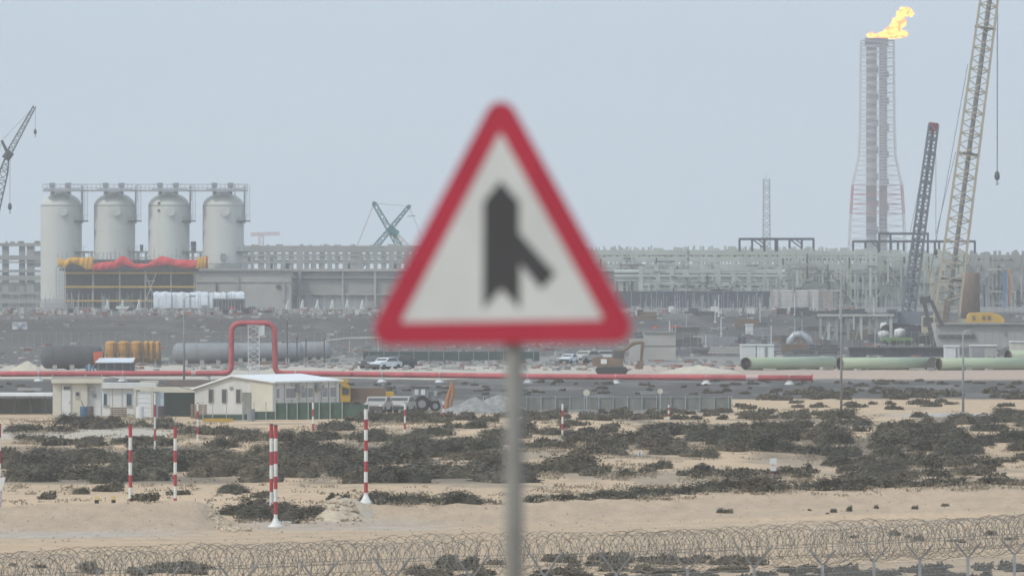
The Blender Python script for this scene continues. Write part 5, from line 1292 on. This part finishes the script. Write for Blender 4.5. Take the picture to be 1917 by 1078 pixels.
for k in range(6): mk.cyl('white_band' if k % 2 else 'red_band', (g.x, g.y, zt - (k + 1) * hh), (g.x, g.y, zt - k * hh), .12, M_polew if k % 2 else M_red)
mk.box('upper_box', W(1447.5, 863, 526), (.3, .25, .28), M_white); mk.box('lower_box', W(1447.5, 877, 526), (.27, .25, .2), M_white); mk.bar('rod', W(1447.5, 882, 526), W(1447.5, 858, 526), .08, .08, M_polew)
sg = T('small_sign', 'small white square sign on a thin post in the sand right of the sign post', 'sign', G(1197.5, 650)); sg.bar('post', G(1197.5, 650), W(1197.5, 845, 650), .05, .05, M_grey); sg.boxpx('plate', 1193, 844, 1202, 853, 650, .04, M_white)
wb = T('white_board', 'tilted white board on a post at the left edge by the berm', 'board', G(2, 505)); g = G(2, 505); wb.bar('post', g, W(2, 896, 505), .07, .07, M_galv)
b_ = wb.mb(); b_.prism([(X(-14, 505), Z(893, 505)), (X(11, 505), Z(893, 505)), (X(3, 505), Z(918, 505)), (X(-14, 505), Z(922, 505))], 504.9, 504.97); b_.build('plate', M_white, wb.e)
for lab, px in (('short black and yellow marker post on the berm, left of two', 181), ('short black and yellow marker post on the berm, right of two', 212.5)):
    d = 540; c = W(px, 942, d); g = G(px, d); t_ = T('marker_block', lab, 'marker', g, 'black and yellow markers'); zt = Z(928, d); zm = Z(935, d)
    t_.box('black_part', (g.x, d, (g.z + zm) / 2), (.2, .2, zm - g.z), M_black); t_.box('yellow_part', (g.x, d, (zt + zm) / 2), (.19, .19, zt - zm), mat('pale_yellow_paint', (.6, .47, .2))); 
tp = T('thin_post', 'thin rusty stake standing on the sand right of the striped poles', 'post', G(388, 515)); tp.bar('shaft', G(388, 515), G(388, 515) + Vector((0, 0, .75)), .045, .045, M_brown); tp.box('tag', G(388, 515) + Vector((.05, 0, .72)), (.14, .05, .12), M_grey)

# stones: broken limestone on the slope beside the pit, and a heap right of it
heap('stone_heap', 'rounded heap of broken pale stones between the striped poles', 'heap', 640, 503, 3.0, .62, M_stone, 21, dep=9)
sm = []
for k in range(5):
    b_ = MB(); blob(b_, (0, 0, 0), .5, .4, 90 + k); me = bpy.data.meshes.new('stone'); me.from_pydata(b_.v, [], b_.f); me.materials.append(M_stone); sm.append(me)
st_lab = {'slope': 'broken pale stone tumbled down the slope left of the dark pit', 'heap': 'broken pale stone lying on the heap between the striped poles', 'left': 'broken pale stone on the low ridge at the left of the berm'}
def stone(px, d, key, s_):
    g = G(px, d); o = bpy.data.objects.new('stone', random.choice(sm)); C.objects.link(o)
    z = g.z
    if key == 'heap':
        u = (g.x - X(640, 503)) / 1.5; v = (d - 503) / 4.5; z += .62 * max(0, 1 - math.hypot(u, v)) ** .85
    o.location = (g.x, d, z + s_ * .1); o.scale = (s_, s_ * .8, s_ * .7); o.rotation_euler = (random.uniform(-.4, .4), random.uniform(-.4, .4), random.uniform(0, 6))
    meta(o, st_lab[key], 'stone', 'broken stones ' + key)
for i in range(80):
    u = random.random(); stone(385 + u * 70 + random.uniform(-10, 14), 501 - u * 12 + random.uniform(-6, 4), 'slope', random.uniform(.12, .38))
for i in range(60): stone(632 + random.gauss(0, 28), 503 - abs(random.gauss(0, 2.6)), 'heap', random.uniform(.1, .28))
for i in range(30): stone(random.uniform(20, 120), random.uniform(503, 530), 'left', random.uniform(.1, .3))

pb = MB()
for i in range(1500):
    d = random.uniform(425, 530); px = random.uniform(-60, 1980); c = G(px, d); s_ = random.uniform(.025, .075) * (1.6 if random.random() < .08 else 1)
    a_ = random.uniform(0, 6); pts_ = [c + Vector((s_ * math.cos(a_ + k * 1.57) * random.uniform(.7, 1.2), s_ * math.sin(a_ + k * 1.57), -.01)) for k in range(4)] + [c + Vector((0, 0, s_ * .9))]
    pb.add(pts_, [(0, 1, 4), (1, 2, 4), (2, 3, 4), (3, 0, 4)])
meta(pb.build('pebbles', M_pebble), 'small stones strewn over the sand before and on the berm', 'pebbles', kind='stuff')
# ------------------------------------------------------------------ shrubs
def leaf_mesh(name, n, seed, m, leaf=.085):
    rs = np.random.default_rng(seed)
    k = rs.integers(4, 8); cx = rs.uniform(-.32, .32, k); cy = rs.uniform(-.3, .3, k); cr = rs.uniform(.22, .38, k); ch = rs.uniform(.45, 1.0, k)
    w = rs.integers(0, k, n); ph = rs.uniform(0, 2 * np.pi, n); rr_ = rs.random(n) ** .45; ct = rs.random(n) ** .8; rr_ = np.where(rs.random(n) < .14, rr_ * 1.28, rr_)
    rad = np.sqrt(np.clip(1 - ct ** 2 * .9, 0, 1))
    p = np.stack([cx[w] + cr[w] * rr_ * rad * np.cos(ph), cy[w] + cr[w] * rr_ * rad * np.sin(ph), ch[w] * ct * (.35 + .65 * rr_)], 1)
    p[:, 0] += .10 * p[:, 2] ** 2
    a = rs.normal(size=(n, 3)); a /= np.linalg.norm(a, axis=1)[:, None]
    b2 = np.cross(a, rs.normal(size=(n, 3))); b2 /= np.linalg.norm(b2, axis=1)[:, None]
    s_ = leaf * rs.uniform(.5, 1.25, n)[:, None]
    a = a * s_; b2 = b2 * s_ * .6
    v = np.stack([p - a - b2 * .3, p - b2, p + a + b2 * .3, p + b2], 1).reshape(-1, 3)
    f = np.arange(4 * n).reshape(n, 4)
    # thin upright twigs
    tw = 40; tv = []; tf = []
    for i in range(tw):
        j = rs.integers(0, k); base = np.array([cx[j] * .4, cy[j] * .4, -.06]); tip = np.array([cx[j] + rs.normal() * .22, cy[j] + rs.normal() * .2, ch[j] * rs.uniform(.8, 1.15)])
        q = len(v) + len(tv); tv += [base + [.012, 0, 0], base - [.012, 0, 0], tip]; tf.append((q, q + 1, q + 2))
    allv = np.concatenate([v, np.array(tv)]).tolist(); f = f.tolist() + tf
    for j in range(k):                                        # leafy heart of each clump
        q0 = len(allv); nn = 8
        for a_ in range(5):
            th = math.pi * .5 * a_ / 4
            for b_ in range(nn):
                r_ = .74 * (1 + .25 * math.sin(b_ * 2.3 + j + a_)); zz = ch[j] * .78 * math.sin(th) - .05
                allv.append([cx[j] + cr[j] * r_ * math.cos(th) * math.cos(b_ * math.pi / 4) + .10 * zz * zz, cy[j] + cr[j] * r_ * math.cos(th) * math.sin(b_ * math.pi / 4), zz])
        for a_ in range(4):
            for b_ in range(nn): f.append([q0 + a_ * nn + b_, q0 + a_ * nn + (b_ + 1) % nn, q0 + (a_ + 1) * nn + (b_ + 1) % nn, q0 + (a_ + 1) * nn + b_])
    me = bpy.data.meshes.new(name); me.from_pydata(allv, [], f); me.materials.append(m); me.update()
    return me, p
protos = [leaf_mesh('shrub_leaves', 2400, 100 + i, M_bushes[i % 3], .04) for i in range(10)]
# where the shrubs grow: rows and columns of the picture turned into places on the plain
BANDS = [  # column 0, column 1, base row 0, base row 1, cover, low, high, leaning rows, words
    (0, 945, 862, 905, .80, .7, 1.35, 'in the dense belt'), (0, 400, 846, 864, .5, .5, .9, 'behind the dense belt'), (395, 600, 838, 868, .75, .7, 1.3, 'behind the dense belt'),
    (700, 945, 838, 866, .7, .7, 1.3, 'behind the dense belt'), (600, 700, 862, 880, .5, .5, 1.0, 'behind the dense belt'),
    (95, 420, 823, 836, .42, .4, .75, 'below the pale track'), (25, 95, 818, 826, .3, .35, .6, 'below the pale track'), (410, 560, 812, 838, .6, .5, 1.0, 'before the white hall'), (310, 420, 800, 818, .45, .4, .8, 'before the white hall'),
    (10, 130, 796, 806, .32, .5, .8, 'by the guard house'), (120, 240, 786, 802, .5, .5, 1.0, 'by the guard house'), (240, 320, 786, 798, .4, .3, .5, 'before the green container'),
    (560, 700, 803, 830, .4, .5, 1.0, 'before the green netting'), (700, 945, 798, 836, .42, .45, .95, 'before the loader'), (640, 945, 778, 792, .5, .35, .6, 'before the rubble heaps'), (685, 775, 782, 790, 1.2, .7, 1.0, 'before the rubble heaps'),
    (960, 1560, 773, 788, .55, .35, .65, 'before the net fence'), (970, 1130, 795, 832, .42, .4, .8, 'on the mottled sand'), (978, 1115, 834, 841, .6, .3, .5, 'on the sand shelf edge'),
    (1115, 1300, 806, 858, .70, .6, 1.15, 'on the dark rise'), (1300, 1445, 800, 858, .6, .5, 1.1, 'on the dark rise'), (1445, 1700, 785, 858, .66, .5, 1.15, 'on the dark rise'), (1690, 1960, 778, 860, .66, .5, 1.15, 'on the dark rise'),
    (978, 1045, 876, 890, .6, .5, .9, 'on the bare sand slope'), (1108, 1230, 878, 892, .5, .3, .6, 'on the bare sand slope'), (1278, 1525, 884, 900, .52, .35, .65, 'in a thin strip'),
    (1560, 1960, 862, 880, .6, .4, .8, 'in a thin strip'), (1583, 1870, 886, 902, .6, .4, .75, 'in a thin strip'), (1000, 1310, 917, 932, .62, .5, .9, 'along the berm crest'), (1300, 1690, 900, 922, .72, .6, 1.05, 'along the berm crest'),
    (1690, 1960, 904, 914, .35, .3, .5, 'along the berm crest'), (700, 945, 932, 946, .55, .5, .9, 'along the berm crest'), (446, 600, 962, 973, .95, .8, 1.15, 'in the dark pit'),
    (0, 690, 916, 936, .10, .3, .6, 'behind the left berm'), (1372, 1960, 756, 770, .16, .35, .6, 'beyond the net fence'), (1372, 1960, 740, 752, .4, .4, .8, 'along the dark bank edge'),
    (0, 1960, 716, 740, .10, .2, .45, 'below the red pipe'), (790, 945, 1052, 1095, .5, .25, .5, 'behind the wire fence'), (975, 1420, 1048, 1062, .42, .25, .45, 'behind the wire fence'), (1000, 1440, 1070, 1090, .4, .2, .4, 'behind the wire fence'),
    (20, 400, 1056, 1075, .28, .2, .4, 'behind the wire coils'), (1440, 1960, 1066, 1095, .4, .2, .45, 'behind the wire mesh'), (1580, 1960, 1004, 1020, .05, .15, .3, 'above the wire coils'),
]
MARKS = [(0, 'left of the first berm pole'), (244, 'between the two berm poles'), (328, 'left of the pole pair'), (512, 'right of the pole pair'), (685, 'between nearest pole and sign'),
         (958, 'between sign and small sign'), (1197, 'left of the marker post'), (1447, 'right of the marker post'), (1575, 'between the two right lamps'), (1803, 'right of the shorter lamp')]
def mark(px):
    w = MARKS[0][1]
    for a, q in MARKS:
        if px >= a: w = q
    return w
plan = []
for px0, px1, y0, y1, cover, lo, hi, words in BANDS:
    pm_ = ppm(D((y0 + y1) / 2)); area = (px1 - px0) * (y1 - y0 + (lo + hi) / 2 * pm_ * .8); acc = 0
    while acc < area * cover * (1.75 if words != 'along the berm crest' else 2.6):
        px = random.uniform(px0, px1); py = random.uniform(y0, y1) - (px - CX) * .004; d = HIT(px, py)
        if words == 'along the berm crest': s0 = CX + X(px, 515) * 42.0; d = float(np.interp(s0, S_K, [482, 489, 494, 500, 507, 514, 522, 531, 543, 560])) + random.uniform(.2, 2.2)
        h = random.uniform(lo, hi) * .84; w = h * random.uniform(1.9, 3.8); acc += w * h * ppm(d) ** 2 * .62
        size = 'tall' if h > lo + (hi - lo) * .66 else ('low' if h < lo + (hi - lo) * .33 else 'mid-height')
        wide = 'broad' if w / h > 2.3 else 'compact'
        plan.append((w * h * ppm(d) ** 2 if -30 < px < 1950 else 0, px, d, w, h, words, size + ' ' + wide, mark(px)))
# single tufts on the smooth sand bank
for px, py, w, h in ((1357, 960, .62, .32), (1516, 958, .2, .1), (1549, 964, .16, .1), (1560, 961, .26, .22), (1589, 957, .32, .3), (1640, 953, .24, .18), (1713, 954, .3, .22), (1769, 949, .34, .2), (1243, 878, .95, .55), (1085, 868, 1.5, 1.0), (1062, 884, 3.2, 1.5), (150, 925, .8, .5), (430, 920, 1.0, .5)):
    plan.append((1e9, px, HIT(px, py), w, h, 'standing alone on bare sand', 'small', mark(px)))
plan.sort(key=lambda q: -q[0])
word_col = ['grey-green', 'olive', 'twiggy']
def place(px, d, w, h):
    x = X(px, d)
    if 900 < d: z = tz(x, d)
    else: z = tz(x, d)
    return Vector((x, d, z))
NI = 298
for i, (a, px, d, w, h, words, size, mk_) in enumerate(plan[:NI]):
    k = random.randrange(len(protos)); o = bpy.data.objects.new('desert_shrub', protos[k][0]); C.objects.link(o)
    o.location = place(px, d, w, h); o.scale = (w * 1.15, w * .9, h); o.rotation_euler = (0, 0, random.uniform(-.6, .6) + (math.pi if random.random() < .2 else 0))
    meta(o, f'{size} {word_col[k % 3]} shrub {words}, {mk_}', 'shrub', 'shrubs ' + words)
# the rest of the scrub reads as one mass
rs = np.random.default_rng(5); vv = [[], [], []]
for (a, px, d, w, h, words, size, mk_) in plan[NI:]:
    k = random.randrange(len(protos)); p = protos[k][1]; sel = p[rs.choice(len(p), 420, replace=False)]
    c = place(px, d, w, h); q = sel * np.array([w * 1.1, w * .9, h]) + np.array(c)
    n = len(q); A = rs.normal(size=(n, 3)); A /= np.linalg.norm(A, axis=1)[:, None]; B = np.cross(A, rs.normal(size=(n, 3))); B /= np.linalg.norm(B, axis=1)[:, None]
    s_ = (.07 * w * rs.uniform(.5, 1.2, n))[:, None] + .015
    vv[k % 3].append(np.stack([q - A * s_, q - B * s_ * .6, q + A * s_, q + B * s_ * .6], 1).reshape(-1, 3))
# dry tufts and litter between the shrubs
dv = []
for i in range(2200):
    px0, px1, y0, y1, n, lo, hi, words = random.choice(BANDS[:34]); px = random.uniform(px0, px1); d = HIT(px, random.uniform(y0 - 8, y1 + 8))
    c = np.array(place(px, d, 0, 0)); n = 22; w = random.uniform(.3, 1.1)
    q = c + rs.normal(size=(n, 3)) * np.array([w * .4, w * .4, .05]) + np.array([0, 0, .06])
    A = rs.normal(size=(n, 3)); A /= np.linalg.norm(A, axis=1)[:, None]; B = np.cross(A, rs.normal(size=(n, 3))); B /= np.linalg.norm(B, axis=1)[:, None]
    s_ = .075
    dv.append(np.stack([q - A * s_, q - B * s_ * .5, q + A * s_, q + B * s_ * .5], 1).reshape(-1, 3))
v = np.concatenate(dv); me = fast_mesh('dry_tufts', v, np.arange(len(v)).reshape(-1, 4), smooth=False); me.materials.append(M_dry)
o = bpy.data.objects.new('dry_tufts', me); C.objects.link(o); meta(o, 'straw coloured dry tufts scattered between the shrubs', 'dry tufts', kind='stuff')
for k in range(3):
    v = np.concatenate(vv[k]); me = fast_mesh('scrub', v, np.arange(len(v)).reshape(-1, 4), smooth=False); me.materials.append(M_bushes[k])
    o = bpy.data.objects.new('scrub', me); C.objects.link(o); meta(o, word_col[k] + ' scrub spread over the sandy plain', 'scrub', kind='stuff')

# ------------------------------------------------------------------ razor wire fence in front
FP = [(-1000, 74), (-630, 71), (-310, 69.2), (-150, 68), (0, 67.2), (150, 66.4), (298, 65.6), (445, 65), (597, 64.2), (733, 63.6), (883, 63), (1020, 62.6), (1154, 62.2), (1287, 61.5), (1412, 60.9), (1540, 60.4), (1636, 59.8), (1722, 59.3), (1812, 58.8), (1899, 58.3), (1985, 57.8), (2070, 57.3)]
fpos = [Vector((X(px, F / q), F / q, 0)) for px, q in FP]
rf = T('razor_wire_fence', 'mesh fence with leaning Y arms holding coils of razor wire across the foreground', 'fence', fpos[10])
VB = 2.12
for i, p in enumerate(fpos):
    dirv = (fpos[min(i + 1, len(fpos) - 1)] - fpos[max(i - 1, 0)]).normalized(); side = Vector((dirv.y, -dirv.x, 0)); zg = tz(p.x, p.y)
    L = .68 if FP[i][0] < 1450 else .46
    po = rf.bar('fence_post', Vector((p.x, p.y, zg)), Vector((p.x, p.y, VB + .03)), .09, .09, M_galv)
    for sgn in (-1, 1): rf.bar('wire_arm', Vector((p.x, p.y, VB)), Vector((p.x, p.y, VB + .72 if L > .5 else VB + .5)) + side * L * sgn, .05, .05, M_grey, po)
seg = [0.0]
for a, b2 in zip(fpos[:-1], fpos[1:]): seg.append(seg[-1] + (b2 - a).length)
TL = seg[-1]
def along(s_):
    xs = np.interp(s_, seg, [p.x for p in fpos]); yy = np.interp(s_, seg, [p.y for p in fpos]); return xs, yy
def coil(name, radius, zc, offs, pitch, seed, wob=.06, th=.0085):
    rs = np.random.default_rng(seed); turns = int(TL / pitch); n = 26; N = turns * n
    t_ = np.arange(N) / n; rad = radius * (1 + wob * np.interp(t_, np.arange(turns + 2), rs.normal(size=turns + 2)))
    s_ = t_ * pitch + .35 * pitch * np.interp(t_, np.arange(turns + 2), rs.normal(size=turns + 2)) + .16 * np.sin(2 * np.pi * t_)
    x, y = along(np.clip(s_, 0, TL)); x2, y2 = along(np.clip(s_ + .2, 0, TL)); dx, dy = x2 - x, y2 - y; l_ = np.hypot(dx, dy) + 1e-9; nx_, ny_ = dy / l_, -dx / l_
    ang = 2 * np.pi * t_ * (1 if seed % 2 else -1); sag = .05 * np.sin(t_ * .13 + seed)
    P = np.stack([x + nx_ * (offs + rad * np.cos(ang)), y + ny_ * (offs + rad * np.cos(ang)), zc + sag + rad * np.sin(ang)], 1)
    T_ = np.gradient(P, axis=0); T_ /= np.linalg.norm(T_, axis=1)[:, None]
    U = np.cross(T_, np.array([.3, .2, .93])); U /= np.linalg.norm(U, axis=1)[:, None]; V_ = np.cross(T_, U)
    ring = np.stack([P + U * th, P - U * th * .5 + V_ * th * .87, P - U * th * .5 - V_ * th * .87], 1).reshape(-1, 3)
    i0 = np.arange(N - 1)[:, None] * 3; k = np.arange(3)[None]; k2 = (k + 1) % 3
    quads = np.stack([i0 + k, i0 + k2, i0 + 3 + k2, i0 + 3 + k], -1).reshape(-1, 4)
    # small blades every few steps
    bi = np.arange(2, N - 2, 4); bv = np.stack([P[bi] + T_[bi] * .02 + U[bi] * .022, P[bi] - T_[bi] * .02 + U[bi] * .022, P[bi] - T_[bi] * .02 - U[bi] * .022, P[bi] + T_[bi] * .02 - U[bi] * .022], 1).reshape(-1, 3)
    q2 = np.arange(len(bv)).reshape(-1, 4) + len(ring)
    me = fast_mesh(name, np.concatenate([ring, bv]) - np.array(rf.o), np.concatenate([quads, q2]), smooth=False); me.materials.append(M_wire)
    o = bpy.data.objects.new(name, me); C.objects.link(o); o.parent = rf.e
coil('wire_coil', .50, 2.84, 0.0, .30, 1, .09); coil('wire_coil', .36, 3.08, .15, .40, 2, .1); coil('wire_coil', .44, 2.62, -.12, .42, 3, .16); coil('wire_coil', .54, 2.74, .06, .52, 4, .12)
for zz, of in ((2.45, .3), (2.72, -.5), (2.78, .55)):
    for i in range(len(fpos) - 1): rf.bar('line_wire', fpos[i] + Vector((0, of, zz)), fpos[i + 1] + Vector((0, of, zz)), .016, .016, M_wire)
for i in range(len(fpos) - 1):
    a, b2 = fpos[i], fpos[i + 1]
    if FP[i + 1][0] < -400: continue
    z0 = min(tz(a.x, a.y), tz(b2.x, b2.y)); b_ = rf.mb(); n = max(8, int((b2 - a).length / .075))
    for k in range(n): p = a + (b2 - a) * ((k + .5) / n); b_.tube(p + Vector((0, 0, z0)), p + Vector((0, 0, VB - .02)), .006, 3, caps=False)
    for k in range(11): zz = z0 + (VB - .04 - z0) * (k / 10); b_.tube(a + Vector((0, 0, zz)), b2 + Vector((0, 0, zz)), .006, 3, caps=False)
    b_.build('mesh_panel', M_galv, rf.e)

# ------------------------------------------------------------------ the warning sign
DS = 36.0; q_ = ppm(DS); syaw = R(-21); roll = R(-.55)
M_signr = mat('sign_red_film', (.375, .032, .058), .4, var=.09, scale=4)
M_signw = mat('sign_white_film', (.52, .54, .535), .4, var=.07, scale=4)
M_signk = mat('sign_black_film', (.055, .056, .06), .45, var=.1, scale=4)
M_signb = mat('sign_back_aluminium', (.42, .43, .43), .45, .4, var=.1, scale=5)
M_signp = mat('sign_post_grey_paint', (.215, .21, .19), .55, var=.12, scale=6)
SX, SY = 940.0, 470.0
ws = T('warning_sign', 'large blurred triangular red-bordered merge warning sign on a grey post in front', 'road sign', Vector((X(SX, DS), DS, tz(X(SX, DS), DS))), None, syaw)
zb = Z(SY, DS) - ws.o.z
def loc(px, py): return ((px - SX) / q_ / math.cos(syaw), zb + (SY - py) / q_)
def round_poly(vs, r, n=9):
    out = []; m = len(vs)
    for i in range(m):
        a, p, b2 = Vector(vs[i - 1]), Vector(vs[i]), Vector(vs[(i + 1) % m]); u = (a - p).normalized(); w = (b2 - p).normalized(); half = u.angle(w) / 2
        c = p + (u + w).normalized() * (r / math.sin(half)); t0 = p + u * (r / math.tan(half)); t1 = p + w * (r / math.tan(half))
        a0 = math.atan2(t0.y - c.y, t0.x - c.x); a1 = math.atan2(t1.y - c.y, t1.x - c.x); da_ = (a1 - a0 + math.pi) % (2 * math.pi) - math.pi
        out += [(c.x + r * math.cos(a0 + da_ * k / n), c.y + r * math.sin(a0 + da_ * k / n)) for k in range(n + 1)]
    return out
outer = round_poly([loc(937.5, 160), loc(1203, 640), loc(678, 647)], 31 / q_)
inner = round_poly([loc(937, 246), loc(1131, 598), loc(749, 604)], 4 / q_)
b_ = MB(); b_.prism(outer, 0, .004); b_.build('sign_plate', M_signb, ws.e)
b_ = MB(); nO = len(outer)
b_.add([(x, -.0035, z) for x, z in outer] + [(x, -.0035, z) for x, z in inner] + [(x, -.0004, z) for x, z in outer] + [(x, -.0004, z) for x, z in inner],
       [(i, (i + 1) % nO, nO + (i + 1) % nO, nO + i) for i in range(nO)] + [(2 * nO + i, 2 * nO + (i + 1) % nO, (i + 1) % nO, i) for i in range(nO)] + [(nO + i, nO + (i + 1) % nO, 3 * nO + (i + 1) % nO, 3 * nO + i) for i in range(nO)])
b_.build('red_border', M_signr, ws.e)
b_ = MB(); b_.prism(inner, -.0022, -.0004); b_.build('white_panel', M_signw, ws.e)
arrow = [(938, 338), (906, 378), (905, 578), (939, 540), (974, 578), (974, 493), (1014, 541), (1040, 512), (972, 436), (972, 378)]
b_ = MB(); b_.prism([loc(*p) for p in arrow], -.0045, -.0024); b_.build('merge_symbol', M_signk, ws.e)
pxl = (954 - SX) / q_
b_ = MB(); b_.tube((pxl, .045, -.3), (pxl, .045, zb + .32), .0305, 20); b_.build('post', M_signp, ws.e, True)
for zz in (zb - .16, zb + .12):
    b_ = MB(); b_.tube((pxl, .045, zz - .02), (pxl, .045, zz + .02), .035, 20); b_.box((pxl, .012, zz), (.12, .014, .04)); b_.build('clamp', M_signb, ws.e)
